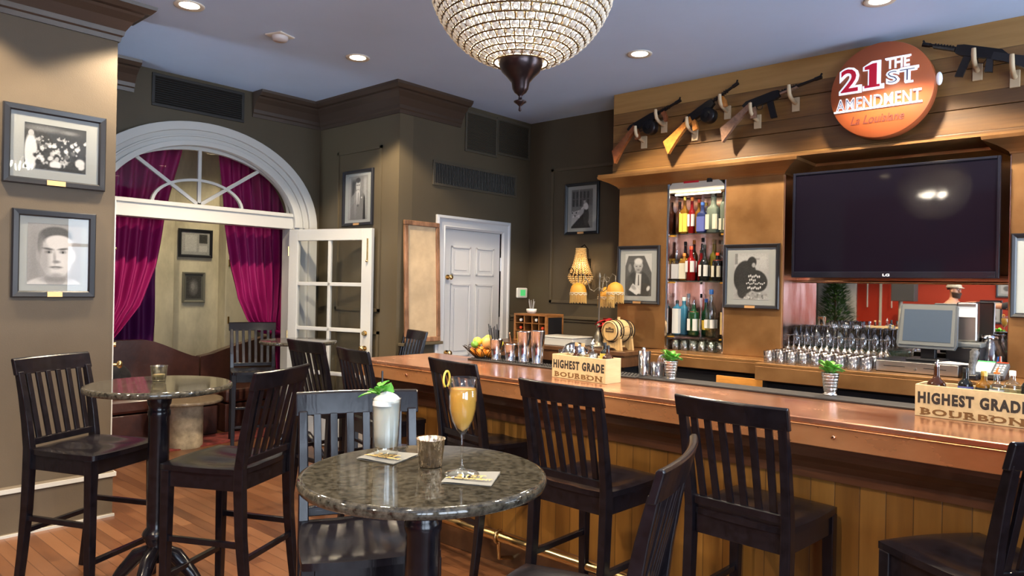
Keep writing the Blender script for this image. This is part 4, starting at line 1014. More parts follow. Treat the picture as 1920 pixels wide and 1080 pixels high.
# ------------------------------------------------------------------ display guns on wooden pegs
GUNM = mat('blued_gun_steel', (.018, .017, .019), .30, .7); WALN = mat('reddish_walnut', (.20, .06, .018), .32, var=((8, 30, 30), .3), coat=.3); ORW = mat('orange_maple_stock', (.46, .17, .03), .3, var=((8, 30, 30), .25), coat=.3); BRW = mat('brown_stock', (.22, .12, .075), .22, var=((8, 30, 30), .3), coat=.6)
def gun(label, y, z, tilt, wood, s=1, drum=True, droop=16, stick=False, blen=.30, g2=None):
    """(y, z): joint of stock and receiver on the wall; s=+1 muzzle to the right"""
    o = thing('display_gun', label, 'display gun', (5.57, y, z), 0, 'display guns on the plank wall')
    ct, st_ = math.cos(R(tilt)), math.sin(R(tilt)); X0 = -.115
    def fn(u, v, d): return (X0+d, -s*(u*ct-v*st_), u*st_+v*ct)
    def P(u, v, d=0): return fn(u, v, d)
    def poly(pts, d, m, nm, bev=.004):
        mb = MB(); q = pts if s > 0 else pts[::-1]
        mb.prism(q, fn, -d, d); return part(nm, mb, m, o, bev=bev)
    cd, sd = math.cos(R(droop)), math.sin(R(droop))
    def st(a, b): return (-a*cd-b*sd*0, -a*sd+b)
    poly([st(-.02, .012), st(.10, .010), st(.29, .018), st(.30, -.10), st(.16, -.055), st(.06, -.038), st(-.02, -.035)], .019, wood, 'stock', .008)
    poly([(-.03, -.03), (.20, -.034), (.24, -.02), (.24, .028), (.20, .036), (-.02, .034), (-.06, .012)], .018, GUNM, 'receiver')
    b = MB(); b.cyl(P(.23, .008), P(.23+blen, .008), .011, 12); b.cyl(P(.23+blen-.05, .008), P(.23+blen, .008), .015, 12)
    for k in range(7): b.cyl(P(.26+.018*k, .008), P(.266+.018*k, .008), .018, 12)
    b.beam(P(.22+blen, .018), P(.235+blen, .034), .006, .012); part('barrel', b, GUNM, o)
    poly([(.01, -.028), (.045, -.028), (.030, -.115), (-.015, -.110)], .014, wood, 'grip')
    if not stick: poly([(.29, -.008), (.33, -.008), (.335, -.05), (.322, -.10), (.295, -.095), (.300, -.05)], .014, wood, 'foregrip')
    else: poly([(.245, -.012), (.38, -.008), (.38, .004), (.245, .004)], .017, g2 or wood, 'forend')
    tg = MB(); tg.tube([P(.045, -.03), P(.055, -.062), (P(.085, -.064)), P(.10, -.032)], .003, 6); part('trigger_guard', tg, GUNM, o)
    if drum:
        c = P(.155, -.075); mb = MB(); mb.lathe([(.0001, -.040), (.055, -.040), (.062, -.034), (.064, -.02), (.064, .02), (.062, .034), (.055, .040), (.0001, .040)], (0, 0, 0), 28, 'X', cap=False)
        mb.lathe([(.02, -.046), (.02, -.040)], (0, 0, 0), 16, 'X'); mb.v = [(a+c[0], b_+c[1], c_+c[2]) for a, b_, c_ in mb.v]; part('drum_magazine', mb, GUNM, o)
    else: poly([(.135, -.03), (.180, -.03), (.186, -.17), (.140, -.165)], .011, GUNM, 'magazine')
    return o
gun('walnut-stocked display gun with a round drum, leftmost by the dark corner', 3.43, 2.985, 20, WALN, 1, True, 24, blen=.26)
gun('display gun with a bright orange wooden stock, second from the left', 2.885, 2.985, 28, ORW, 1, True, 10, blen=.25)
gun('display gun with a glossy brown stock and straight magazine, left of the round sign', 2.365, 3.025, 12, BRW, 1, False, 24, True, .33)
gun('all-black display gun right of the round sign, muzzle to the left', .74, 3.095, 19, BLACKP, -1, False, 0, True, .22)
PEG = mat('pale_wood_peg', (.52, .40, .25), .5)
for k, (lab, y, z) in enumerate([('under the stock of the leftmost gun', 3.385, 2.955), ('under the barrel of the leftmost gun', 3.185, 3.07), ('under the orange stock', 2.89, 2.965), ('under the barrel of the orange-stocked gun', 2.60, 3.105), ('under the glossy brown stock', 2.345, 2.995), ('under the barrel nearest the left of the round sign', 2.045, 3.085), ('under the muzzle right of the round sign', .86, 3.115), ('under the black gun at the right edge', .655, 3.035)]):
    mb = MB(); mb.tube([(-.015, 0, -.075), (-.06, 0, -.07), (-.115, 0, -.055), (-.145, 0, -.035), (-.158, 0, .0), (-.160, 0, .035)], [.016, .015, .015, .015, .015, .013], 10)
    mb.box((-.018, -.028, -.14), (0, .028, -.03)); solo('gun_peg', mb, PEG, 'pale wooden peg '+lab, 'wall peg', (5.57, y, z), 0, 'gun pegs', .003)

# ------------------------------------------------------------------ register and small machines on the back counter
CZ = 1.0325
cd_ = thing('cash_drawer', 'brushed steel cash drawer under the register screen', 'cash drawer', (5.30, 1.375, CZ), R(-92))
part('body', MB().box((0, .0, 0), (.49, .40, .078)), BLACKP, cd_, bev=.003); part('front_plate', MB().box((.003, -.006, .006), (.487, .0, .076)), STEEL2, cd_, bev=.002)
part('slots', MB().box((.05, -.0075, .040), (.18, -.006, .044)).box((.29, -.0075, .040), (.42, -.006, .044)), BLACKP, cd_); part('lock', MB().cyl((.243, -.012, .03), (.243, -.006, .03), .009), CHROME, cd_)
rg = thing('register_screen', 'grey touchscreen register monitor on the cash drawer', 'monitor', (5.48, 1.10, CZ+.0785), R(-94))
GRY = mat('grey_green_plastic', (.08, .09, .10), .4); GRY2 = mat('light_grey_plastic', (.12, .13, .13), .4); SCR = mat('dull_screen', (.045, .065, .095), .42, spec=.25, emis=((.13, .17, .24), .06))
t = R(10); mm = Matrix.Translation((0, -.05, .085)) @ Matrix.Rotation(-t, 4, 'X')
def mbm(M_): m_ = MB(); m_.M = M_; return m_
part('housing', mbm(mm).prism([(-.172, 0), (.165, 0), (.178, .03), (.170, .285), (.160, .300), (-.160, .300), (-.170, .285), (-.185, .03)], lambda u, v, d: (u, d, v), 0, .035), GRY, rg, bev=.006)
part('front_bezel', mbm(mm).prism([(-.170, .02), (.165, .02), (.160, .294), (-.160, .294)], lambda u, v, d: (u, d, v), -.006, .0), GRY2, rg, bev=.003)
part('screen', mbm(mm).box((-.145, -.008, .045), (.143, -.006, .262)), SCR, rg)
part('stand', MB().box((-.11, -.10, 0), (.11, .10, .018)).beam((0, .02, .015), (0, .02, .17), .09, .05, (0, 1, 0)), BLACKP, rg, bev=.006)
pd = thing('customer_display', 'silver card reader housing rising behind the register screen', 'display', (5.62, .915, CZ+.0785), R(-92))
part('base', MB().box((-.09, -.08, 0), (.11, .10, .10)), BLACKP, pd, bev=.006); part('paper_hood', MB().box((-.095, -.085, .10), (.115, .10, .135)), GRY2, pd, bev=.01)
part('column', MB().box((-.05, .0, .135), (.075, .07, .40)), STEEL2, pd, bev=.012); part('readout', MB().box((-.04, -.006, .30), (.065, .0, .37)), mat('pale_readout', (.7, .72, .7), .3, emis=((.8, .82, .8), .05)), pd)
pr_ = solo('receipt', MB().prism([(0, 0), (.20, 0), (.20, .004), (.08, .012), (0, .003)], lambda u, v, d: (u, d, v), 0, .08), mat('receipt_paper', (.68, .66, .66), .7), 'curling white receipt on top of the cash drawer', 'receipt', (5.33, 1.03, CZ+.079), R(-84))
ct_ = thing('card_terminal', 'grey card terminal with a keypad and green stripe near the copper pilaster', 'card terminal', (5.36, .745, CZ+.012), R(-96))
mm = Matrix.Rotation(R(28), 4, 'X')
part('body', mbm(mm).box((-.075, -.05, .02), (.105, .10, .055)), GRY, ct_, bev=.008); part('screen', mbm(mm).box((-.062, -.035, .055), (.03, .085, .058)), mat('pale_lcd', (.60, .63, .58), .3, emis=((.6, .63, .58), .15)), ct_)
part('green_stripe', mbm(mm).box((-.065, .088, .055), (.03, .096, .059)), mat('green_stripe', (.05, .5, .12), .4), ct_); part('red_stripe', mbm(mm).box((.038, .088, .055), (.10, .096, .059)), CC['red'], ct_)
for r_ in range(4):
    for c_ in range(3): part('key', mbm(mm).box((.043+.019*c_, -.03+.026*r_, .055), (.056+.019*c_, -.014+.026*r_, .060)), mat('key_white', (.6, .6, .6), .4), ct_)
part('foot', MB().box((-.06, -.04, -.012), (.09, .12, .03)), BLACKP, ct_)
hs = thing('telephone_handset', 'dark handset standing in a cradle right of the cash drawer', 'telephone', (5.25, .815, CZ))
part('cradle', MB().box((-.04, -.04, 0), (.05, .04, .035)), BLACKP, hs, bev=.008); part('handset', MB().tube([(0, 0, .03), (.005, -.004, .08), (.01, -.01, .13), (.012, -.016, .17), (.004, -.02, .19)], [.026, .021, .022, .028, .014], 12), mat('worn_grey_handset', (.10, .10, .10), .35, var=(40, .8)), hs)
o = thing('glass_jar', 'large clear glass jar beside the pilaster on the back counter', 'jar', (5.72, .775, CZ))
part('jar', MB().lathe([(.0001, 0), (.075, 0), (.085, .02), (.088, .12), (.070, .19), (.055, .215), (.055, .24), (.052, .24), (.052, .21), (.082, .12), (.08, .02), (.0001, .01)], n=32, cap=False), BARGLASS, o)
part('lid', MB().lathe([(.058, .24), (.058, .262), (.0001, .268)], n=32), STEEL, o)
for k in range(5):
    solo('pen', MB().cyl((0, 0, .002), (-.02+.01*k, .01*k-.02, .13), .004, 8), [CC['blue'], BLACKP, CC['red'], CC['white'], BLACKP][k], ['blue', 'black', 'red', 'white', 'second black'][k]+' pen in the cluster behind the card terminal', 'pen', (5.58+.014*k, .735-.012*k, CZ), 0)
# barware on the copper bar
CUP = mat('hammered_silver_cup', (.80, .78, .76), .16, 1.0, bump=((70, 70, 120), .5))
def mint_cup(label, loc):
    o = thing('mint_cup', label, 'cup', loc, 0, None)
    c = MB(); c.lathe([(.0001, 0), (.030, 0), (.030, .006), (.024, .012), (.028, .02), (.038, .098), (.040, .100), (.040, .104), (.037, .104), (.026, .022), (.0001, .018)], n=36, cap=False)
    for z in (.03, .045, .06, .075, .09): c.lathe([(.0275+.0105*(z-.02)/.078+.0002, z-.002), (.0275+.0105*(z-.02)/.078+.0022, z), (.0275+.0105*(z-.02)/.078+.0002, z+.002)], n=36, cap=False)
    part('cup', c, CUP, o)
    lv = MB()
    for k in range(22):
        a = k*2.4; e = .25+1.5*((k*7) % 5)/4; leaf(lv, (.014*math.cos(a), .014*math.sin(a), .098+.0016*k), (math.cos(a), math.sin(a), e), .040+.007*(k % 3), .034, curl=.30)
    part('mint_leaves', lv, MINT, o); return o
mint_cup('silver cup of fresh mint on the bar right of the left crate', (3.445, 1.905, 1.071)); mint_cup('silver cup of fresh mint on the bar between the two crates', (3.465, 1.092, 1.081))
def toolglass(label, loc):
    o = thing('tool_glass', label, 'glass', loc); part('glass', GM['highball'].copy(), BARGLASS, o); return o
tg = tag(link('highball_glass', GM['highball'], None, (3.44, 2.065, 1.071)), 'clear glass holding a strainer and tongs beside the left crate', 'glass'); tg2 = tag(link('rocks_glass', GM['rocks'], None, (3.445, 1.985, 1.071)), 'short clear glass holding a whisk beside the left crate', 'glass')
solo('muddler', MB().cyl((0, 0, .012), (.012, .01, .15), .010, 10).ball((.0125, .0105, .152), .0125), STEEL, 'steel muddler standing in a bar glass', 'bar tool', (3.44, 2.067, 1.071))
solo('tongs', MB().tube([(0, -.01, .012), (-.01, .018, .10), (-.012, .03, .14), (-.01, .04, .145), (-.006, .034, .12)], .0035, 6), mat('rosy_copper_tool', (.85, .52, .36), .2, 1), 'copper tongs leaning left out of a bar glass', 'bar tool', (3.44, 2.05, 1.071))
wk = MB(); wk.cyl((0, 0, .012), (.004, -.012, .07), .005, 8)
for k in range(7):
    a = k*PI/7; wk.tube([(.004+.022*math.sin(t_)*math.cos(a), -.012-.022*math.sin(t_)*math.sin(a)-.02*t_/PI, .07+.032*(1-math.cos(t_))) for t_ in np.linspace(0, PI, 9)], .0013, 5)
    wk.tube([(.004-.022*math.sin(t_)*math.cos(a), -.012+.022*math.sin(t_)*math.sin(a)-.02*t_/PI, .07+.032*(1-math.cos(t_))) for t_ in np.linspace(0, PI, 9)], .0013, 5)
solo('whisk', wk, STEEL, 'small balloon whisk in the short glass beside the left crate', 'bar tool', (3.445, 1.985, 1.071))
# bottles standing in the two crates
cr1 = (3.062, 2.412); 
def in_crate(cx, cy, a, u, v): return (cx+math.cos(a)*u-math.sin(a)*v, cy+math.sin(a)*u+math.cos(a)*v)
A1, A2 = R(-94.6), R(-92.6)
for lab, u, v, r, hb, h, g, lb, cap, pr2 in [
  ('small clear bitters bottle at the left end of the first crate', .045, .10, .021, .12, .165, 'clear', None, 'steel', False), ('small brown bottle with a cork in the first crate', .095, .09, .022, .11, .178, 'brown', None, 'cork', False),
  ('clear bottle with a pinkish cork in the first crate', .140, .09, .022, .12, .178, 'clear', None, 'cork', False), ('white dropper bottle with black bands in the first crate', .215, .08, .019, .13, .195, 'clear', 'white', 'white', True),
  ('dark bottle with a yellow and black wrapper in the first crate', .265, .12, .024, .14, .19, 'dark', 'yellow', 'black', False), ('dark brown ribbed bottle at the right end of the first crate', .315, .085, .030, .12, .18, 'brown', None, 'black', False)]:
    x, y = in_crate(*cr1, A1, u, v); bottle(lab, (x, y, 1.0705+.009), r, hb, h, g, lb, cap, pour=pr2, lz=(.5, .95), rn=.009)
x, y = in_crate(*cr1, A1, .248, .05); tag(link('plastic_cup', MB().lathe([(.0001, 0), (.018, 0), (.024, .135), (.023, .135), (.016, .004)], n=20, cap=False).mesh('plastic_cup', BARGLASS), None, (x, y, 1.0805)), 'clear plastic cup near the right end of the first crate', 'cup')
cr2 = (3.225, .690)
for lab, u, v, r, hb, h, g, lb, cap, pr2 in [
  ('brown bitters bottle with a steel dasher in the right crate', .055, .085, .034, .12, .20, 'brown', None, 'steel', True), ('dark bottle with a black cap in the right crate', .155, .09, .026, .13, .19, 'dark', 'blue', 'black', False),
  ('amber jar with a yellow seal in the right crate', .215, .10, .028, .13, .18, 'gold', 'black', 'gold', False), ('pink capped bottle in the right crate', .262, .07, .024, .13, .19, 'clear', 'white', 'orange', True),
  ('clear squat bottle in the right crate', .305, .11, .028, .14, .19, 'clear', None, 'white', False), ('dark bottle with a gold ring at the far right of the crate', .36, .10, .026, .14, .22, 'dark', None, 'gold', False)]:
    x, y = in_crate(*cr2, A2, u, v); bottle(lab, (x, y, 1.0795), r, hb, h, g, lb, cap, pour=pr2, lz=(.4, .9), rn=.010)

# ------------------------------------------------------------------ side counter objects
o = thing('wine_cubby', 'wooden wine cubby with square holes on the side counter', 'wine rack', (5.30, 4.665, 1.03), R(-90))
f = MB().box((0, 0, 0), (.41, .27, .02)).box((0, 0, .25), (.41, .27, .27)).box((0, 0, .02), (.02, .27, .25)).box((.39, 0, .02), (.41, .27, .25)).box((.02, .255, .02), (.39, .27, .25))
part('case', f, WOODB, o, bev=.003)
f = MB()
for x in (.125, .225, .31): f.box((x, .004, .02), (x+.008, .25, .25))
for z in (.10, .175): f.box((.02, .004, z), (.39, .25, z+.006))
part('divider', f, WOODB, o)
part('glazed_side', MB().box((.405, .03, .03), (.4125, .24, .24)), BLACKP, o)
for lab, x, z in (('upper left hole', .075, .185), ('upper middle hole', .27, .19), ('lower right hole', .35, .115), ('lower left hole', .075, .11)):
    w_ = MB(); w_.cyl((0, 0, 0), (.17, 0, 0), .026, 16); w_.cyl((-.055, 0, 0), (0, 0, 0), .013, 12, .024); 
    b = link('wine_bottle', None, None, (5.33+.045, 4.665-x-.003, 1.03+z+.022)); tag(b, 'wine bottle lying in the '+lab+' of the cubby', 'bottle', 'bottles in the wine cubby')
    part('glass', w_, BG['dark'], b); part('foil', MB().cyl((-.062, 0, 0), (-.03, 0, 0), .0145, 12), CC['white'] if 'upper' in lab else CC['red'], b)
o = thing('stick_bowl', 'small white bowl of sticks on top of the wine cubby', 'bowl', (5.42, 4.54, 1.30))
part('bowl', MB().lathe([(.0001, 0), (.035, 0), (.05, .02), (.052, .045), (.049, .045), (.046, .02), (.0001, .008)], n=28, cap=False), mat('white_ceramic', (.7, .69, .66), .25), o)
s = MB()
for k in range(7): a = k*.9; s.cyl((.01*math.cos(a), .01*math.sin(a), .01), (.03*math.cos(a), .03*math.sin(a), .12+.01*(k % 3)), .003, 6)
part('sticks', s, LC['grey'], o)
solo('plastic_tray', MB().box((0, 0, 0), (.30, .40, .07)).box((-.006, -.006, .07), (.306, .406, .082)), mat('cloudy_plastic', (.42, .42, .40), .3), 'cloudy plastic tray on the side counter behind the shakers', 'tray', (5.14, 3.82, 1.031), 0, None, .008)
# barrel
o = thing('small_barrel', 'small pale oak barrel lying on a wooden cradle', 'barrel', (5.26, 3.42, 1.031), R(-7))
OAK = planks('pale_barrel_staves', [(.34, .20, .08), (.52, .34, .15), (.60, .42, .20)], .03, 1, 0, .4, .06); HEAD = mat('pale_barrel_head', (.50, .32, .13), .42, var=((4, 30, 4), .15))
zb = .165
def lx(prof, n=32): m_ = MB(); m_.lathe(prof, (0, 0, zb), n, 'X', cap=False); return m_
part('staves', lx([(.076, -.125), (.084, -.125), (.094, -.06), (.099, 0), (.094, .06), (.084, .125), (.076, .125), (.0001, .12)]), OAK, o)
part('head', lx([(.0001, -.116), (.078, -.116)]), HEAD, o)
for x, r in ((-.112, .0865), (-.070, .0945), (.070, .0945), (.112, .0865), (-.045, .0975), (.045, .0975)): part('hoop', lx([(r-.001, x-.006), (r+.0022, x-.006), (r+.0022, x+.006), (r-.001, x+.006)]), WIRE, o)
part('badge', MB().box((-.1185, -.045, zb-.012), (-.1165, .045, zb+.022)).box((-.1185, -.012, zb+.022), (-.1165, .012, zb+.032)), mat('dark_badge', (.07, .04, .02), .5), o)
me = text_mesh('AMENDMENT', .012, .0004, 1, .0002)
for v in me.vertices: x, y, z = v.co; v.co = (-.119+y, -x, z+zb)
me.flip_normals(); part('badge_lettering', me, LC['tan'], o)
part('bung', MB().cyl((0, 0, zb+.096), (0, 0, zb+.118), .013, 14), OAK, o)
cr = MB()
for x in (-.075, .075):
    n = 14; arc = [(.085*math.cos(PI+PI*.76*(i/n)+PI*.12), zb+.0+.101*math.sin(PI+PI*.76*(i/n)+PI*.12)) for i in range(n+1)]
    top_ = [(-.082, zb-.045)]+arc[1:-1]+[(.082, zb-.045)]
    pts_ = [(-.105, 0), (-.055, 0), (-.035, .02), (.035, .02), (.055, 0), (.105, 0), (.088, zb-.045)]+arc[1:-1][::-1]+[(-.088, zb-.045)]
    cr.prism(pts_, lambda u, v, d, x=x: (x+d, u, v), -.011, .011)
cr.box((-.075, -.02, .022), (.075, .02, .035)); part('cradle', cr, OAK, o)
o = thing('red_flowers', 'red cloth flowers tucked behind the small barrel', 'flowers', (5.42, 3.61, 1.031))
fl_ = MB()
for k in range(26):
    a = k*2.4; leaf(fl_, (.02*math.cos(a), .03*math.sin(a), .15+.008*k*.5), (math.cos(a), math.sin(a), -.2+.1*(k % 5)), .11, .06)
part('petals', fl_, mat('red_petal_cloth', (.38, .008, .012), .7), o); part('vase', MB().lathe([(.0001, 0), (.04, 0), (.05, .06), (.03, .14), (.032, .16)], n=20, cap=False), BLACKP, o)
# fringed lamp
AMB = mat('amber_fabric_shade', (.46, .21, .02), .6, emis=((.75, .33, .03), .05)); FRG = mat('amber_fringe', (.38, .24, .07), .7, emis=((.5, .3, .08), .03)); IRON = mat('pewter_lamp_metal', (.20, .18, .14), .35, .8)
o = thing('fringed_lamp', 'branching metal lamp with amber fringed shades', 'lamp', (5.35, 3.69, 1.03))
part('base', MB().lathe([(.0001, 0), (.075, 0), (.078, .01), (.05, .03), (.035, .05), (.04, .09), (.028, .13), (.014, .16), (.022, .19), (.018, .21), (.0001, .22)], n=32, cap=False), IRON, o)
p_ = MB(); p_.lathe([(.009, .2), (.009, .50), (.016, .51), (.009, .53), (.009, .62), (.016, .635), (.004, .67)], n=16); part('pole', p_, IRON, o)
for k, (dy, dx, hh, lab) in enumerate(((.19, -.06, .565, 0), (-.17, .0, .575, 0), (.02, .14, .53, 0))):
    am = MB(); am.tube([(0, 0, .54), (dx*.25, dy*.25, .50), (dx*.45, dy*.45, .52), (dx*.55, dy*.6, .60), (dx*.75, dy*.8, .66), (dx, dy, .64), (dx, dy, hh)], .0045, 8)
    am.tube([(dx*.5+.022*t_*math.cos(t_*4), dy*.5+.10*(1-t_)*math.cos(t_*7)*.4, .60+.10*(1-t_)*math.sin(t_*7)*.4) for t_ in np.linspace(0, 1, 20)], .003, 6); part('arm', am, IRON, o)
    sh = MB(); sh.lathe([(.012, hh+.012), (.04, hh), (.062, hh-.02), (.074, hh-.055), (.075, hh-.08)], (dx, dy, 0), 28, cap=False); s_ = part('shade', sh, AMB, o)
    tr_ = MB(); tr_.tube([(dx+.076*math.cos(a), dy+.076*math.sin(a), hh-.080) for a in np.linspace(0, 2*PI, 25)[:-1]], .004, 6, closed=True)
    tr_.tube([(dx+.077*math.cos(a), dy+.077*math.sin(a), hh-.094+.006*math.sin(a*12)) for a in np.linspace(0, 2*PI, 97)[:-1]], .0028, 5, closed=True); part('cream_braid', tr_, LC['cream'], s_, None)
    fr_ = MB()
    for q in range(48): a = q*2*PI/48; fr_.cyl((dx+.075*math.cos(a), dy+.075*math.sin(a), hh-.085), (dx+.075*math.cos(a), dy+.075*math.sin(a), hh-.165-.006*(q % 3)), .0028, 5)
    part('fringe', fr_, FRG, s_)
    l = bpy.data.lights.new('lamp_bulb', 'POINT'); l.energy = .4; l.color = (1, .62, .25); l.shadow_soft_size = .02; lo = link('lamp_bulb', l, o, (dx, dy, hh-.06))
# beaded wall light
BEADG = mat('lit_crystal_bead', (.50, .34, .14), .12, spec=.8, emis=((1.0, .55, .16), .06))
o = thing('beaded_sconce', 'glowing tapered crystal-bead wall light', 'wall light', (5.88, 4.29, 1.56))
part('ring', MB().tube([(.115*math.cos(a), .115*math.sin(a), .13) for a in np.linspace(0, 2*PI, 33)[:-1]], .006, 6, closed=True).tube([(.045*math.cos(a), .045*math.sin(a), .40) for a in np.linspace(0, 2*PI, 25)[:-1]], .005, 6, closed=True).tube([(0, .0, .41), (.06, 0, .44), (.12, 0, .40), (.13, 0, .20)], .006, 6).tube([(-.118, .03+.03*math.cos(a), .17+.03*math.sin(a)) for a in np.linspace(0, 2*PI, 17)[:-1]], .005, 6, closed=True), WIRE, o)
for k in range(18):
    a = k*2*PI/18; s = MB()
    for t_ in np.linspace(0, 1, 15): r = .045+.07*t_**1.7; s.ball((r*math.cos(a), r*math.sin(a), .395-.262*t_), .0095, 8, 6)
    for t_ in np.linspace(.1, 1, 8): r = .112*math.cos(t_*PI/2)+.012; s.ball((r*math.cos(a), r*math.sin(a), .13-.11*math.sin(t_*PI/2)), .0095, 8, 6)
    part('bead_strand', s, BEADG, o)
l = bpy.data.lights.new('sconce_bulb', 'POINT'); l.energy = 1.6; l.color = (1, .66, .32); l.shadow_soft_size = .03; link('sconce_bulb', l, o, (0, 0, .22))
part('wall_plate', MB().box((.115, -.03, .12), (.129, .03, .30)), WIRE, o)

# ================================================================== FRAMED PHOTOGRAPHS
class Pic:
    """a small monochrome print described by soft shapes on the unit square (v up)"""
    def __init__(s, nx, ny, bg=.7):
        s.nx, s.ny = nx, ny; s.U, s.V = np.meshgrid(np.linspace(0, 1, nx+1), np.linspace(0, 1, ny+1)); s.I = np.full(s.U.shape, float(bg))
    def blend(s, m, v): s.I = s.I*(1-m)+v*m; return s
    def ell(s, cx, cy, rx, ry, v, soft=.08, rot=0, a=1):
        c, n = math.cos(R(rot)), math.sin(R(rot)); x = s.U-cx; y = s.V-cy; X = (x*c+y*n)/rx; Y = (-x*n+y*c)/ry
        d = np.sqrt(X*X+Y*Y); return s.blend(np.clip((1+soft-d)/(2*soft), 0, 1)*a, v)
    def rect(s, x0, y0, x1, y1, v, soft=.01, a=1):
        m = np.clip((s.U-x0)/soft, 0, 1)*np.clip((x1-s.U)/soft, 0, 1)*np.clip((s.V-y0)/soft, 0, 1)*np.clip((y1-s.V)/soft, 0, 1); return s.blend(m*a, v)
    def poly(s, pts, v, soft=.012, a=1):      # convex, counter-clockwise
        m = np.ones(s.U.shape)
        for (x0, y0), (x1, y1) in zip(pts, pts[1:]+pts[:1]):
            L_ = math.hypot(x1-x0, y1-y0); d = ((x1-x0)*(s.V-y0)-(y1-y0)*(s.U-x0))/L_; m = np.minimum(m, np.clip(.5+d/soft, 0, 1))
        return s.blend(m*a, v)
    def noise(s, a): s.I = np.clip(s.I+a*rng.standard_normal(s.I.shape), 0, 1); return s
def pic_face():
    p = Pic(84, 96, .52); p.rect(0, 0, .25, 1, .42, .2).rect(.78, 0, 1, 1, .62, .2)
    p.ell(.5, -.12, .62, .26, .80, .05).ell(.52, .14, .20, .20, .60).ell(.53, .50, .315, .40, .80, .04)
    p.ell(.20, .47, .045, .10, .55, .2).ell(.86, .47, .04, .10, .80, .2)
    p.ell(.52, .80, .31, .155, .22, .10).ell(.57, .70, .26, .115, .86, .12).ell(.23, .66, .05, .15, .25, .3)
    p.ell(.30, .42, .10, .30, .55, .5, 8, .8).ell(.62, .36, .17, .2, .92, .6, 0, .8)
    p.ell(.375, .585, .095, .017, .22, .5, -6).ell(.66, .590, .095, .017, .26, .5, 6)
    p.ell(.385, .535, .062, .026, .30, .5, 0, .8).ell(.655, .540, .062, .026, .34, .5, 0, .8).ell(.39, .53, .02, .018, .08).ell(.655, .535, .02, .018, .10)
    p.ell(.50, .44, .028, .10, .62, .5, 4).ell(.535, .375, .068, .024, .45, .5).ell(.53, .285, .115, .020, .32, .4).ell(.53, .265, .07, .015, .66, .5).ell(.53, .16, .12, .03, .62, .6).ell(.52, .09, .27, .05, .42, .5, 0, .8)
    return p.noise(.015)
def pic_crowd():
    p = Pic(120, 90, .10); p.rect(0, .78, 1, 1, .16, .1).ell(.3, .9, .3, .06, .36, .6).ell(.72, .88, .12, .04, .40, .6)
    p.ell(.10, .35, .10, .42, .88, .12).ell(.10, .78, .045, .07, .7)
    for i in range(70):
        x, y = rng.uniform(.15, 1), rng.uniform(.05, .72); v = rng.choice([.95, .85, .7, .06, .04, .3]); s_ = .5+.8*(.8-y)
        p.ell(x, y, .045*s_, .06*s_, v, .3, rng.uniform(-40, 40)).ell(x+.01, y+.075*s_, .018*s_, .028*s_, .65, .3)
    p.ell(.5, .12, .09, .10, .92, .2).ell(.52, .26, .03, .05, .7).ell(.9, .22, .08, .1, .85, .2).rect(.35, 0, .95, .08, .05, .03); return p.noise(.03)
def pic_suit():
    p = Pic(64, 84, .45); p.rect(.12, .0, .62, .95, .10, .1).rect(0, 0, .12, 1, .62, .05).rect(.75, 0, 1, 1, .6, .1)
    p.poly([(.10, 0), (.90, 0), (.86, .55), (.66, .66), (.38, .66), (.14, .52)], .40, .03).poly([(.44, .35), (.56, .35), (.60, .66), (.40, .66)], .85, .02).poly([(.485, .30), (.525, .30), (.52, .62), (.49, .62)], .12)
    p.poly([(.76, .0), (.90, .0), (.86, .5), (.80, .55)], .06, .03).ell(.36, .4, .06, .3, .5, .6).ell(.5, .78, .115, .145, .78, .08).ell(.5, .90, .115, .06, .14, .2).ell(.45, .79, .04, .012, .2, .5).ell(.55, .79, .04, .012, .2, .5).rect(.40, .785, .60, .797, .15).ell(.5, .69, .045, .01, .35, .5).ell(.69, .5, .03, .02, .9, .3); return p.noise(.02)
def pic_shop():
    p = Pic(64, 90, .40); p.rect(0, .55, 1, 1, .30, .05)
    for i in range(5): p.rect(.05+.17*i, .55, .15+.17*i, .95, .14, .02).rect(.05+.17*i, .74, .15+.17*i, .76, .5)
    p.poly([(0, .05), (.62, .42), (.62, .50), (0, .42)], .72, .02).poly([(.0, 0), (.9, 0), (.62, .40), (0, .03)], .05, .02)
    for i in range(14): p.ell(rng.uniform(.02, .5), rng.uniform(.25, .45), .03, .02, rng.choice([.1, .95]), .3)
    p.ell(.70, .30, .13, .24, .12, .1).ell(.68, .56, .12, .09, .92, .15, -20).ell(.55, .52, .10, .03, .85, .2, 20).ell(.62, .68, .05, .06, .65, .2).ell(.61, .73, .06, .02, .2, .3).rect(.35, .6, .38, 1, .6, .01); return p.noise(.03)
def pic_man_papers():
    p = Pic(72, 100, .75); p.poly([(0, 0), (1, 0), (1, .55), (.72, .95), (.12, .95), (0, .7)], .22, .02).rect(.10, .62, .28, .86, .22, .04).ell(.18, .66, .06, .1, .45, .2)
    p.ell(.5, .22, .46, .38, .12, .05).ell(.16, .28, .15, .18, .16, .2).poly([(.36, .05), (.60, .05), (.62, .52), (.42, .56)], .80, .03).poly([(.49, .25), (.54, .25), (.53, .5), (.50, .5)], .12)
    p.ell(.50, .72, .155, .165, .66, .08).ell(.50, .60, .12, .07, .52, .4, 0, .7).ell(.50, .82, .15, .075, .88, .25).ell(.355, .72, .03, .05, .6, .3).ell(.645, .72, .03, .05, .6, .3).ell(.43, .70, .035, .014, .25, .4).ell(.57, .70, .035, .014, .25, .4).ell(.5, .615, .05, .012, .3, .5)
    p.poly([(.15, .14), (.45, .02), (.60, .12), (.30, .30)], .88, .02).ell(.33, .20, .10, .05, .6, .3, -20).ell(.88, .18, .07, .05, .85, .3, 40); return p.noise(.02)
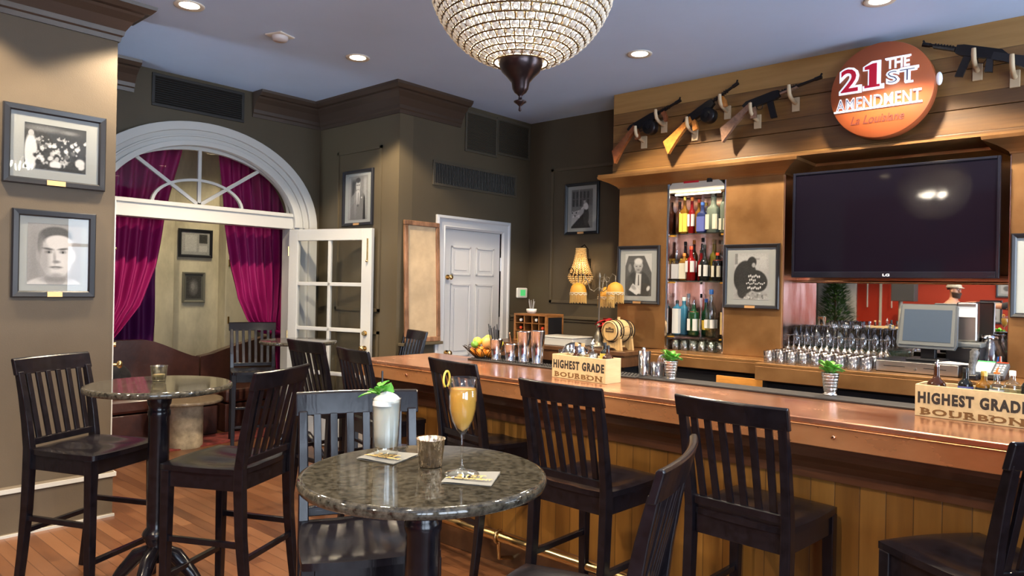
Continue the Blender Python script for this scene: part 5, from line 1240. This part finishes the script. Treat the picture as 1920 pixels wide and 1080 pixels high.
def pic_barrel():
    p = Pic(72, 90, .62); p.rect(0, .6, 1, 1, .70, .1).rect(.02, .75, .12, 1, .4, .02).rect(.45, .84, .75, .90, .5, .02).rect(0, 0, 1, .2, .5, .1)
    p.ell(.33, .48, .33, .36, .07, .05, -20).ell(.52, .80, .13, .12, .05, .1).ell(.57, .74, .05, .05, .6, .2).ell(.66, .40, .31, .23, .06, .05, -12)
    p.ell(.25, .18, .14, .16, .1, .1)
    for i, (x0, x1, y) in enumerate(((.42, .82, .50), (.45, .66, .42), (.36, .93, .345), (.40, .80, .25))):
        for k in range(int((x1-x0)/.05)): p.ell(x0+.05*k+.02, y+.015*math.sin(k*2), .018, .026 if i != 2 else .016, .95, .3)
    for i in range(40): p.ell(rng.uniform(.3, .95), rng.uniform(0, .14), .02, .015, rng.uniform(.2, .9), .4)
    return p.noise(.03)
def pic_doc(): return Pic(50, 36, .62).rect(.1, .1, .55, .9, .75, .02).rect(.62, .5, .95, .95, .12, .02).rect(.62, .1, .95, .42, .8, .02).noise(.04)
def pic_dim(): return Pic(30, 40, .12).ell(.5, .5, .28, .33, .3, .3).ell(.45, .55, .12, .15, .42, .3).noise(.03)
def pic_group():
    p = Pic(60, 40, .72); p.rect(0, .6, 1, 1, .55, .1)
    for x, y, r, v in ((.3, .62, .08, .05), (.45, .7, .06, .06), (.78, .6, .07, .04), (.9, .75, .1, .05), (.35, .3, .15, .9), (.6, .35, .14, .88), (.8, .3, .12, .3)): p.ell(x, y, r, r*1.3, v, .2)
    return p.noise(.03)
def pic_bust(): return Pic(40, 50, .72).ell(.5, .15, .3, .3, .15, .1).ell(.5, .62, .2, .27, .62, .1).ell(.5, .8, .22, .12, .08, .15).rect(.15, .02, .85, .10, .7, .02).noise(.02)
VC = vcol_mat()
MATB = mat('grey_mat_board', (.33, .33, .315), .7); MATB2 = mat('pale_mat_board', (.55, .57, .55), .7); PLAQ = mat('copper_plaque', (.72, .42, .18), .35, .6)
def picture(label, loc, rz, w, h, pw, ph, pic, fwid=.030, m=BLACKF, mb_=MATB, plaque=True, tint=(1, .96, .93), glass=True, pz=0.0, grp=None):
    """loc: middle of the frame on the wall; the picture faces local -Y"""
    o = thing('framed_photograph', label, 'framed photo', loc, rz, grp)
    f = MB(); W, Hh = w/2, h/2
    sec = [(0, 0), (0, -.022), (.006, -.028), (fwid-.008, -.024), (fwid, -.016), (fwid, 0)]; rings = []
    for sx, sz in ((-1, -1), (1, -1), (1, 1), (-1, 1)): rings.append([(sx*(W-i_), y, sz*(Hh-i_)) for i_, y in sec])
    k = len(sec); vs = [v for r_ in rings for v in r_]; f.add(vs, [(i*k+j, i*k+j+1, ((i+1) % 4)*k+j+1, ((i+1) % 4)*k+j) for i in range(4) for j in range(k-1)])
    part('frame', f, m, o)
    part('mat_board', MB().box((-W+fwid-.004, -.008, -Hh+fwid-.004), (W-fwid+.004, -.002, Hh-fwid+.004)), mb_, o)
    part('backing', MB().box((-W+.004, -.002, -Hh+.004), (W-.004, .001, Hh-.004)), BLACKF, o)
    if pic is not None:
        P = pic(); g = MB(); nx, ny = P.nx, P.ny
        g.grid(lambda a, b: ((a-.5)*pw, -.0095, (b-.5)*ph+pz), nx, ny, False); me = g.mesh('photograph', VC)
        ca = me.color_attributes.new('print', 'FLOAT_COLOR', 'POINT'); I = np.clip(P.I, 0, 1).ravel()**1.6*.72+.010
        ca.data.foreach_set('color', np.stack([I*tint[0], I*tint[1], I*tint[2], np.ones_like(I)], 1).astype(np.float32).ravel()); part('photograph', me, None, o)
    if glass: part('glass_pane', MB().box((-W+fwid-.003, -.0145, -Hh+fwid-.003), (W-fwid+.003, -.013, Hh-fwid+.003)), PANE, o)
    if plaque: part('plaque', MB().box((-w*.09, -.031, -Hh+.004), (w*.09, -.024, -Hh+fwid-.006)), PLAQ, o)
    return o
W9 = R(-90)
picture('black framed crowd photograph, upper one on the taupe wall', (1.443, YD, 2.358), 0, .56, .475, .335, .275, pic_crowd, .04)
picture("black framed close-up of a man's face, lower one on the taupe wall", (1.446, YD, 1.702), 0, .455, .535, .29, .375, pic_face, .04, tint=(1, .92, .88))
picture('black framed photograph of a man in a suit on the olive column', (4.17, 5.685, 2.383), W9, .475, .535, .30, .42, pic_suit)
picture('black framed photograph of a worker at a bench on the dark wall', (XR, 4.375, 2.378), W9, .43, .53, .27, .40, pic_shop)
picture('black framed photograph of a seated man with papers beside the fringed lamp', (5.6, 3.437, 1.687), W9, .44, .525, .275, .38, pic_man_papers)
picture('black framed photograph of a figure with a dark barrel between niche and television', (5.6, 2.388, 1.678), W9, .465, .52, .29, .375, pic_barrel)
picture('black framed print with a pale mat cut by the right edge of the photo', (5.6, .445, 1.69), W9, .43, .54, .18, .27, pic_suit, mb_=MATB2)
picture('black framed documents on the cream wall beyond the curtains', (4.115, 9.0, 2.03), 0, .43, .355, .34, .265, pic_doc, .035, plaque=False)
picture('small dim framed portrait below the framed documents', (4.10, 9.0, 1.475), 0, .285, .385, .19, .28, pic_dim, .03, mat('dim_grey_frame', (.13, .125, .10), .5), mat('dim_mat', (.10, .10, .085), .6), plaque=False, glass=False)
picture('framed group photograph on the red wall, seen in the bar mirror', (XL, 1.72, 1.76), R(90), .62, .44, .48, .30, pic_group)
picture('framed bust photograph on the red wall, seen in the bar mirror above the glasses', (XL, 2.10, 1.28), R(90), .34, .42, .26, .34, pic_bust)
picture('long framed photograph high on the red wall, seen in the bar mirror', (XL, 3.0, 1.98), R(90), .60, .40, .44, .28, pic_group)
# leaning board
o = thing('framed_board', 'tall tan board in a worn wooden frame beside the white door', 'framed board', (4.435, YD-.052, 1.03), 0)
o.rotation_euler = (R(-2.2), 0, 0)
f = MB(); w2, h2 = .215, 1.12
WORN = mat('worn_brown_frame', (.20, .095, .045), .5, var=((20, 20, 5), .5, (.30, .15, .08)), bump=(60, .4))
f.box((-w2, -.028, 0), (w2, 0, .045)).box((-w2, -.028, h2-.045), (w2, 0, h2)).box((-w2, -.028, .045), (-w2+.042, 0, h2-.045)).box((w2-.042, -.028, .045), (w2, 0, h2-.045)); part('frame', f, WORN, o, bev=.006)
part('panel', MB().box((-w2+.04, -.012, .04), (w2-.04, -.004, h2-.04)), mat('tan_stained_panel', (.42, .31, .19), .7, var=(3.2, .22)), o)
part('ledge', MB().box((-w2-.03, -.03, -.03), (w2+.03, .05, -.002)), OLIVE2, o, bev=.004)

# ================================================================== CHANDELIER
CX, CY, CZ_ = 2.04, 1.785, 2.735; RG = .352
ch = thing('crystal_chandelier', 'large crystal globe chandelier hanging from the ceiling', 'chandelier', (CX, CY, CZ_))
DB = mat('dark_bronze', (.045, .034, .036), .28, .85)
part('bottom_cup', MB().lathe([(.0001, -.52), (.006, -.515), (.004, -.50), (.012, -.492), (.024, -.484), (.024, -.480), (.008, -.474), (.006, -.462), (.012, -.455), (.022, -.448), (.030, -.435), (.034, -.410), (.052, -.388), (.072, -.368), (.082, -.345), (.084, -.330), (.088, -.326), (.088, -.318), (.084, -.312), (.080, -.300), (.0001, -.295)], n=48, cap=False), DB, ch)
part('canopy', MB().lathe([(.0001, H-CZ_), (.09, H-CZ_), (.085, H-CZ_-.02), (.03, H-CZ_-.04), (.0001, H-CZ_-.05)], n=32, cap=False), DB, ch)
part('stem', MB().cyl((0, 0, .33), (0, 0, H-CZ_-.03), .012), DB, ch)
part('top_plate', MB().lathe([(.0001, .335), (.11, .33), (.12, .31), (.0001, .30)], n=32, cap=False), DB, ch)
WIREB = mat('bronze_cage_wire', (.13, .085, .04), .35, .9)
rows = []; dphi = .0895; ph0 = R(17)
k = 0
while ph0+dphi*k < R(165): rows.append(ph0+dphi*k); k += 1
for p in rows[::1]:
    r = RG*math.sin(p); n = max(24, int(64*math.sin(p))); part('cage_ring', MB().tube([(r*math.cos(a), r*math.sin(a), -RG*math.cos(p)) for a in np.linspace(0, 2*PI, n+1)[:-1]], .0034, 5, closed=True), WIREB, ch)
NB = 60
CRY = mat('faceted_crystal', (.90, .88, .82), .08, spec=1.0, trans=.55, ior=1.5, emis=((1.0, .83, .58), .03))
bead = MB(); bead.ball((0, 0, 0), (.0125, .0085, .0125), 10, 6, False); bead.mesh_ = bead.mesh('crystal_bead', CRY)
cand = []; wires = MB()
camv = Vector((-CX, -CY, CAM_Z-CZ_)).normalized()
for i in range(len(rows)-1):
    pm_ = (rows[i]+rows[i+1])/2; n = max(10, int(round(2*PI*RG*math.sin(pm_)/.0345)))
    for q in range(n):
        a = 2*PI*(q+.5)/n; d = Vector((math.sin(pm_)*math.cos(a), math.sin(pm_)*math.sin(a), -math.cos(pm_)))
        cand.append((d.dot(camv), d, min(1.12, .70+.60*math.sin(pm_))))
        a2 = 2*PI*q/n; d0, d1 = ((math.sin(t_)*math.cos(a2)*RG, math.sin(t_)*math.sin(a2)*RG, -math.cos(t_)*RG) for t_ in (rows[i], rows[i+1])); wires.cyl(d0, d1, .0026, 4)
part('cage_wires', wires, WIREB, ch)
cand.sort(key=lambda c_: -(c_[0] if c_[1].z < .15 else c_[0]-2))
rest = MB()
for i, (s_, d, sc) in enumerate(cand):
    Mx = d.to_track_quat('Y', 'Z').to_matrix().to_4x4()
    if i < 100:
        b = link('crystal_bead', bead.mesh_, ch); b.matrix_basis = Matrix.Translation(d*RG*.995) @ Mx @ Matrix.Diagonal((sc, sc, sc, 1))
    else:
        rest.M = Matrix.Translation(d*RG*.995) @ Mx @ Matrix.Diagonal((sc, sc, sc, 1)); rest.ball((0, 0, 0), (.0125, .0085, .0125), 8, 6, False)
b = part('crystal_beads', rest, CRY, ch); b['kind'] = 'stuff'
# inner liner cloth-like crystal drops + bulbs
for k in range(5):
    a = k*2*PI/5; x, y = .10*math.cos(a), .10*math.sin(a)
    part('bulb', MB().ball((x, y, -.02), (.022, .022, .035), 14, 10), mat('warm_bulb', (1, .9, .7), .4, emis=((1, .86, .62), 16)), ch)
    part('candle_arm', MB().tube([(0, 0, .30), (x*.5, y*.5, .05), (x, y, -.05), (x, y, .0)], .006, 6), DB, ch)
    l = bpy.data.lights.new('chandelier_bulb', 'POINT'); l.energy = 22; l.color = (1, .88, .70); l.shadow_soft_size = .04; link('chandelier_bulb', l, ch, (x, y, -.065))

# ================================================================== ROOM BEYOND THE ARCH
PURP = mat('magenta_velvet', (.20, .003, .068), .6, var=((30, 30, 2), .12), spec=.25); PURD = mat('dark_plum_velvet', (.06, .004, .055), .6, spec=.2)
def interp(v, tab):
    return float(np.interp(v, [t_[0] for t_ in tab], [t_[1] for t_ in tab]))
def curtain(label, Lt, Rt, z0, z1, y, nf, m, amp=.035):
    g = MB(); nu, nv = nf*8, 40
    def f(a, b):
        z = z0+(z1-z0)*b; l, r = interp(z, Lt), interp(z, Rt); w_ = max(.03, r-l); q = min(1, w_/.7)
        return (l+w_*a, y+amp*(.35+.65*q)*math.sin(a*nf*2*PI+.6*math.sin(z*3))+.012*math.sin(a*nf*5.1+z*7), z)
    g.grid(f, nu, nv); o = link('curtain', g.mesh('curtain', m)); tag(o, label, 'curtain')
    k_ = o.modifiers.new('cloth thickness', 'SOLIDIFY'); k_.thickness = .006; return o
curtain('magenta velvet curtain swept back to the left of the doorway', [(0, 2.2), (.9, 2.22), (1.06, 2.24), (1.25, 2.16), (3, 2.05)], [(0, 2.40), (.9, 2.38), (1.06, 2.40), (1.10, 2.45), (1.34, 2.632), (1.68, 2.742), (2.10, 2.815), (2.8, 2.98)], .03, 2.9, 6.80, 7, PURP)
curtain('dark plum curtain hanging behind the left leather booth', [(0, 2.1), (3, 2.1)], [(0, 3.17), (3, 3.17)], .03, 2.9, 7.86, 8, PURD)
curtain('magenta velvet curtain tied back at the right of the doorway', [(0, 4.00), (.7, 3.99), (1.0, 3.96), (1.12, 3.70), (1.18, 3.655), (1.39, 3.543), (1.68, 3.47), (2.10, 3.408), (2.8, 3.34)], [(0, 4.14), (.7, 4.12), (1.0, 4.08), (1.12, 4.05), (1.3, 4.13), (2.1, 4.20), (2.8, 4.2)], .03, 2.9, 6.80, 8, PURP)
solo('curtain_tieback', MB().tube([(3.66, 6.84, 1.13), (3.80, 6.74, 1.06), (3.98, 6.73, 1.03), (4.10, 6.80, 1.08)], [.022, .03, .03, .022], 10), PURP, 'magenta tieback knotted around the right curtain', 'tieback')
LEA = mat('dark_oxblood_leather', (.050, .018, .013), .32, var=(6, .3), bump=(40, .15), coat=.15)
def booth(label, x0, x1, y, tops, rz=0):
    o = thing('curved_booth', label, 'sofa', (x0, y, 0)); L_ = x1-x0
    b = MB(); n = 24; tv_ = [(L_*i/n, interp(x0+L_*i/n, tops)) for i in range(n+1)]
    b.prism([(0, .12), (L_, .12)]+tv_[::-1], lambda u, v, d: (u, d, v), .12, 0, True); part('back', b, LEA, o, bev=.02)
    part('seat_cushion', MB().box((.02, -.52, .30), (L_-.02, -.005, .44)), LEA, o, bev=.03); part('base', MB().box((.03, -.50, .0), (L_-.03, .10, .29)), LEA, o, bev=.01); return o
booth('dark leather booth with a high rounded back, left beyond the doorway', 1.7, 3.54, 7.6, [(1.7, .93), (2.7, .95), (3.0, .945), (3.1, .92), (3.3, .83), (3.45, .765), (3.54, .745)])
booth('dark leather booth with a back rising to the right, beyond the doorway', 3.56, 5.2, 7.6, [(3.56, .745), (3.7, .77), (3.82, .81), (4.0, .86), (4.3, .93), (4.8, .95), (5.2, .93)])
solo('cushion', MB().ball((0, 0, .17), (.26, .10, .17), 16, 10), mat('black_velvet', (.018, .016, .02), .8, var=(12, .6)), 'black cushion on the left leather booth', 'cushion', (2.55, 7.42, .43), .2)
STONE = mat('mottled_stone', (.36, .29, .19), .6, var=(9, .45))
o = thing('stone_table', 'low table on a pale mottled stone drum beyond the doorway', 'table', (3.02, 6.74, 0)); part('drum', MB().lathe([(.150, 0), (.155, .02), (.155, .42)], n=32), STONE, o); part('tabletop', MB().lathe([(.32, .421), (.33, .435), (.32, .45)], n=48), mat('brown_stone_top', (.16, .12, .08), .15, var=(20, .4)), o)
solo('rug', MB().box((2.2, 6.62, .001), (5.4, 7.05, .010)), mat('dark_red_carpet', (.16, .022, .018), .95, var=(14, .55)), 'dark red patterned rug beyond the doorway', 'rug')
for x, y, e in ((2.9, 7.9, 95), (4.3, 8.2, 85), (3.2, 6.95, 30)):
    l = bpy.data.lights.new('back_room_beam', 'SPOT'); l.energy = e; l.color = (1, .84, .56); l.spot_size = R(125); l.spot_blend = .7; l.shadow_soft_size = .06; link('back_room_beam', l, None, (x, y, H-.03))
    copytree(dl0, (x, y, H), 0, 'recessed ceiling light in the room beyond the arch')

# ================================================================== THE FRONT OF THE ROOM, SEEN IN THE BAR MIRROR
BRK = bpy.data.materials.new('pale_brick'); BRK.use_nodes = True
N = BRK.node_tree.nodes; bt = N.new('ShaderNodeTexBrick'); bt.inputs['Color1'].default_value = (.52, .42, .30, 1); bt.inputs['Color2'].default_value = (.36, .27, .19, 1); bt.inputs['Mortar'].default_value = (.55, .50, .42, 1); bt.inputs['Scale'].default_value = 5
tc = N.new('ShaderNodeTexCoord'); mp = N.new('ShaderNodeMapping'); mp.inputs['Rotation'].default_value = (R(90), 0, R(90)); BRK.node_tree.links.new(tc.outputs['Object'], mp.inputs[0]); BRK.node_tree.links.new(mp.outputs[0], bt.inputs[0]); BRK.node_tree.links.new(bt.outputs[0], N['Principled BSDF'].inputs[0]); N['Principled BSDF'].inputs['Roughness'].default_value = .8
struct('trim_13', MB().box((XL, 4.36, 0), (XL+.10, YD, H)), BRK)
o = thing('red_double_door', 'red double doors with pale pull bars, seen in the bar mirror', 'door', (XL, 3.95, 0)); o['kind'] = 'structure'; del o['category']
part('leaf', MB().box((.0, -.42, 0), (.04, .40, 2.2)), mat('red_door_gloss', (.36, .028, .012), .3), o); part('pull_bar', MB().cyl((.08, .2, 1.3), (.08, .2, 2.0), .012).cyl((.08, -.24, 1.3), (.08, -.24, 2.0), .010).box((.04, -.055, .2), (.06, -.015, 2.2)), LC['cream'], o)
o.name = 'door_4'
FOL = mat('dark_fir_green', (.06, .13, .03), .6, var=(30, .6))
o = thing('potted_tree', 'dark bushy potted tree before the brick strip, seen in the bar mirror', 'plant', (XL+.55, 4.60, 0))
part('pot', MB().lathe([(.0001, 0), (.16, 0), (.2, .32), (.21, .36), (.18, .36), (.0001, .34)], n=24, cap=False), mat('terracotta', (.35, .14, .07), .7), o); part('trunk', MB().cyl((0, 0, .3), (0, 0, 1.7), .025), WOODD, o)
lv = MB()
for k in range(2600):
    t_ = rng.random(); z = .95+1.15*t_; r = (.34*(1-t_)+.05)*math.sqrt(rng.random()); a = rng.uniform(0, 2*PI); d = Vector((math.cos(a), math.sin(a), rng.uniform(-.3, .8))).normalized(); c_ = Vector((r*math.cos(a), r*math.sin(a), z)); s_ = d.cross(Vector((0, 0, 1))).normalized()*.018
    lv.add([c_, c_+d*.06+s_, c_+d*.13, c_+d*.06-s_], [(0, 1, 2, 3)])
part('foliage', lv, FOL, o)
o = thing('loudspeaker', 'dark loudspeaker on a pale stand, seen in the bar mirror', 'speaker', (XL+1.0, 3.28, 0)); part('cabinet', MB().box((-.14, -.19, 1.44), (.14, .19, 1.86)), mat('charcoal_speaker', (.045, .043, .042), .6), o, bev=.01); part('stand', MB().cyl((0, .06, .03), (0, .06, 1.44), .035), LC['cream'], o); part('foot', MB().lathe([(.0001, 0), (.16, 0), (.15, .03), (.0001, .035)], n=24, cap=False), BLACKP, o)

# people: one continuous skinned body each
SKIN = mat('warm_skin', (.50, .24, .14), .5, sss=.12)
def skin_obj(name, verts, edges, radii, m, parent, levels=2, root=0):
    me = bpy.data.meshes.new(name); me.from_pydata(verts, edges, []); me.materials.append(m); o = link(name, me, parent)
    sk = o.modifiers.new('skin', 'SKIN'); me.skin_vertices.new() if not me.skin_vertices else None
    for i, r in enumerate(radii):
        rr = r if isinstance(r, tuple) else (r, r); me.skin_vertices[0].data[i].radius = rr
    me.skin_vertices[0].data[root].use_root = True; sk.use_smooth_shade = True
    sb = o.modifiers.new('smooth', 'SUBSURF'); sb.levels = levels; sb.render_levels = levels; return o
def person(label, loc, rz, arms, shirt, trousers, hair='cap', beard=True):
    """faces local +X; arms: ((elbow, wrist) left, (elbow, wrist) right)"""
    o = thing('person', label, 'person', loc, rz)
    V = []; E = []; Rr = []
    def add(p, r, par=None):
        V.append(p); Rr.append(r)
        if par is not None: E.append((par, len(V)-1))
        return len(V)-1
    pel = add((0, 0, .96), (.13, .155)); w_ = add((0, 0, 1.10), (.115, .14), pel); chs = add((0, 0, 1.28), (.125, .165), w_); sh = add((0, 0, 1.40), (.10, .13), chs); nk = add((.005, 0, 1.49), .058, sh); hb = add((.02, 0, 1.57), .066, nk); hm = add((.025, 0, 1.645), (.088, .074), hb); ht = add((.015, 0, 1.715), (.078, .066), hm)
    hands = []
    for s, (el, wr) in zip((1, -1), arms):
        a = add((0, s*.17, 1.41), .062, sh); e = add(el, .045, a); w1 = add(wr, .029, e)
        d = (Vector(wr)-Vector(el)).normalized(); palm = Vector(wr)+d*.06; pl_i = add(tuple(palm), (.036, .018), w1); hands.append((s, d, palm))
        side = d.cross(Vector((0, 0, 1))); side = side.normalized() if side.length > .1 else Vector((0, 1, 0))
        for q in range(4):
            off = side*(q-1.5)*.020; L_ = (.055, .070, .075, .062)[q]
            k1 = add(tuple(palm+off+d*.035), .0095, pl_i); k2 = add(tuple(palm+off+d*(.035+L_*.55)+Vector((0, 0, -.008))), .0085, k1); add(tuple(palm+off+d*(.03+L_)+Vector((0, 0, -.026))), .0075, k2)
        t1 = add(tuple(palm-d*.02+side*.042*s), .011, pl_i); add(tuple(palm+d*.02+side*.058*s), .009, t1)
    for s in (1, -1):
        h_ = add((0, s*.095, .88), .092, pel); kn = add((.01, s*.105, .50), .060, h_); an = add((-.01, s*.11, .09), .042, kn); add((.13, s*.12, .035), .036, an)
    skin_obj('body', V, E, Rr, SKIN, o)
    # clothes follow the same limbs, slightly wider, ending at neckline, cuffs and hems
    V2 = [(0, 0, .93), (0, 0, 1.10), (0, 0, 1.28), (0, 0, 1.41), (0, 0, 1.455)]; R2 = [(.150, .175), (.135, .16), (.145, .185), (.118, .15), (.072, .085)]; E2 = [(0, 1), (1, 2), (2, 3), (3, 4)]
    for s, (el, wr) in zip((1, -1), arms):
        i = len(V2); V2 += [(0, s*.175, 1.405), tuple(Vector((0, s*.17, 1.41)).lerp(Vector(el), .75 if shirt[1] else 1.0))]; R2 += [.074, .060]; E2 += [(3, i), (i, i+1)]
        if not shirt[1]: V2.append(tuple(Vector(el).lerp(Vector(wr), .8))); R2.append(.042); E2.append((i+1, i+2))
    skin_obj('shirt', V2, E2, R2, shirt[0], o)
    V3 = [(0, 0, .95)]; R3 = [(.148, .172)]; E3 = []
    for s in (1, -1):
        i = len(V3); V3 += [(0, s*.10, .84), (.01, s*.108, .50), (-.01, s*.112, .10)]; R3 += [.106, .076, .066]; E3 += [(0, i), (i, i+1), (i+1, i+2)]
    skin_obj('trousers', V3, E3, R3, trousers, o)
    for s in (1, -1): part('shoe', MB().ball((.06, s*.118, .045), (.145, .052, .045), 16, 10), BLACKP, o)
    f = MB(); f.prism([(.100, 1.655), (.104, 1.648), (.122, 1.618), (.108, 1.606), (.098, 1.612)], lambda u, v, d: (u, d*(1.0 if u < .11 else .6), v), -.014, .014, True); part('nose', f, SKIN, o)
    for s in (1, -1):
        part('eye', MB().ball((.098, s*.030, 1.655), (.012, .013, .009), 10, 8), LC['white'], o); part('iris', MB().ball((.1085, s*.030, 1.655), (.003, .006, .006), 8, 6), BLACKP, o)
        part('eyebrow', MB().tube([(.108, s*.012, 1.676), (.110, s*.030, 1.681), (.098, s*.048, 1.674)], .004, 6), WOODD, o); part('ear', MB().ball((.02, s*.078, 1.635), (.020, .010, .032), 10, 8), SKIN, o)
    part('mouth', MB().tube([(.100, -.022, 1.580), (.106, 0, 1.578), (.100, .022, 1.580)], .006, 6), mat('lip', (.36, .12, .09), .5), o)
    HAIR = mat('dark_brown_hair', (.035, .018, .010), .7, bump=(80, .6))
    hm_ = MB(); hm_.grid(lambda a, b: ((lambda th, ph_: (.012+.100*math.sin(th)*math.cos(ph_)-.006, .083*math.sin(th)*math.sin(ph_), 1.675+.098*math.cos(th)))(b*(1.05+.75*(1-math.cos(a*2*PI))/2*1.0), a*2*PI)), 28, 12); part('hair', hm_, HAIR, o)
    if beard:
        bd = MB(); bd.grid(lambda a, b: ((lambda ph_, z: (.028+(.088)*math.cos(ph_)*(1-.3*b), .074*math.sin(ph_)*(1-.35*b), z))(R(-95+190*a), 1.595-.085*b+.022*abs(a-.5)*2)), 18, 8); q = part('beard', bd, HAIR, o); k_ = q.modifiers.new('t', 'SOLIDIFY'); k_.thickness = .012
    if hair == 'cap':
        cp_ = MB(); cp_.grid(lambda a, b: (.010+.108*math.sin(b*PI/2*1.05)*math.cos(a*2*PI), .094*math.sin(b*PI/2*1.05)*math.sin(a*2*PI), 1.690+.075*math.cos(b*PI/2*1.05)), 28, 8); cp_.grid(lambda a, b: (.09+.075*b*math.cos(R(-60+120*a)), .075*(1-.15*b)*math.sin(R(-60+120*a))*1.1, 1.688-.012*b), 12, 4); q = part('cap', cp_, mat('grey_tweed', (.34, .31, .25), .9, var=(60, .3)), o); k_ = q.modifiers.new('t', 'SOLIDIFY'); k_.thickness = .008
    return o
TEE = mat('white_tee', (.68, .68, .66), .8); BLK = mat('black_shirt', (.02, .02, .024), .8); JEAN = mat('dark_denim', (.03, .04, .07), .8)
person('bearded person in a flat cap and white T-shirt, seen in the bar mirror', (-1.50, 2.36, 0), R(-70), (((.02, .24, 1.14), (.20, .22, 1.00)), ((.04, -.24, 1.14), (.24, -.18, 1.02))), (TEE, True), JEAN)
person('person in a black shirt reaching one arm out, at the bar mirror edge', (-1.95, 1.42, 0), R(150), (((.02, .24, 1.14), (.12, .24, .92)), ((.12, -.42, 1.40), (.20, -.66, 1.44))), (BLK, True), JEAN, hair='hair', beard=False)
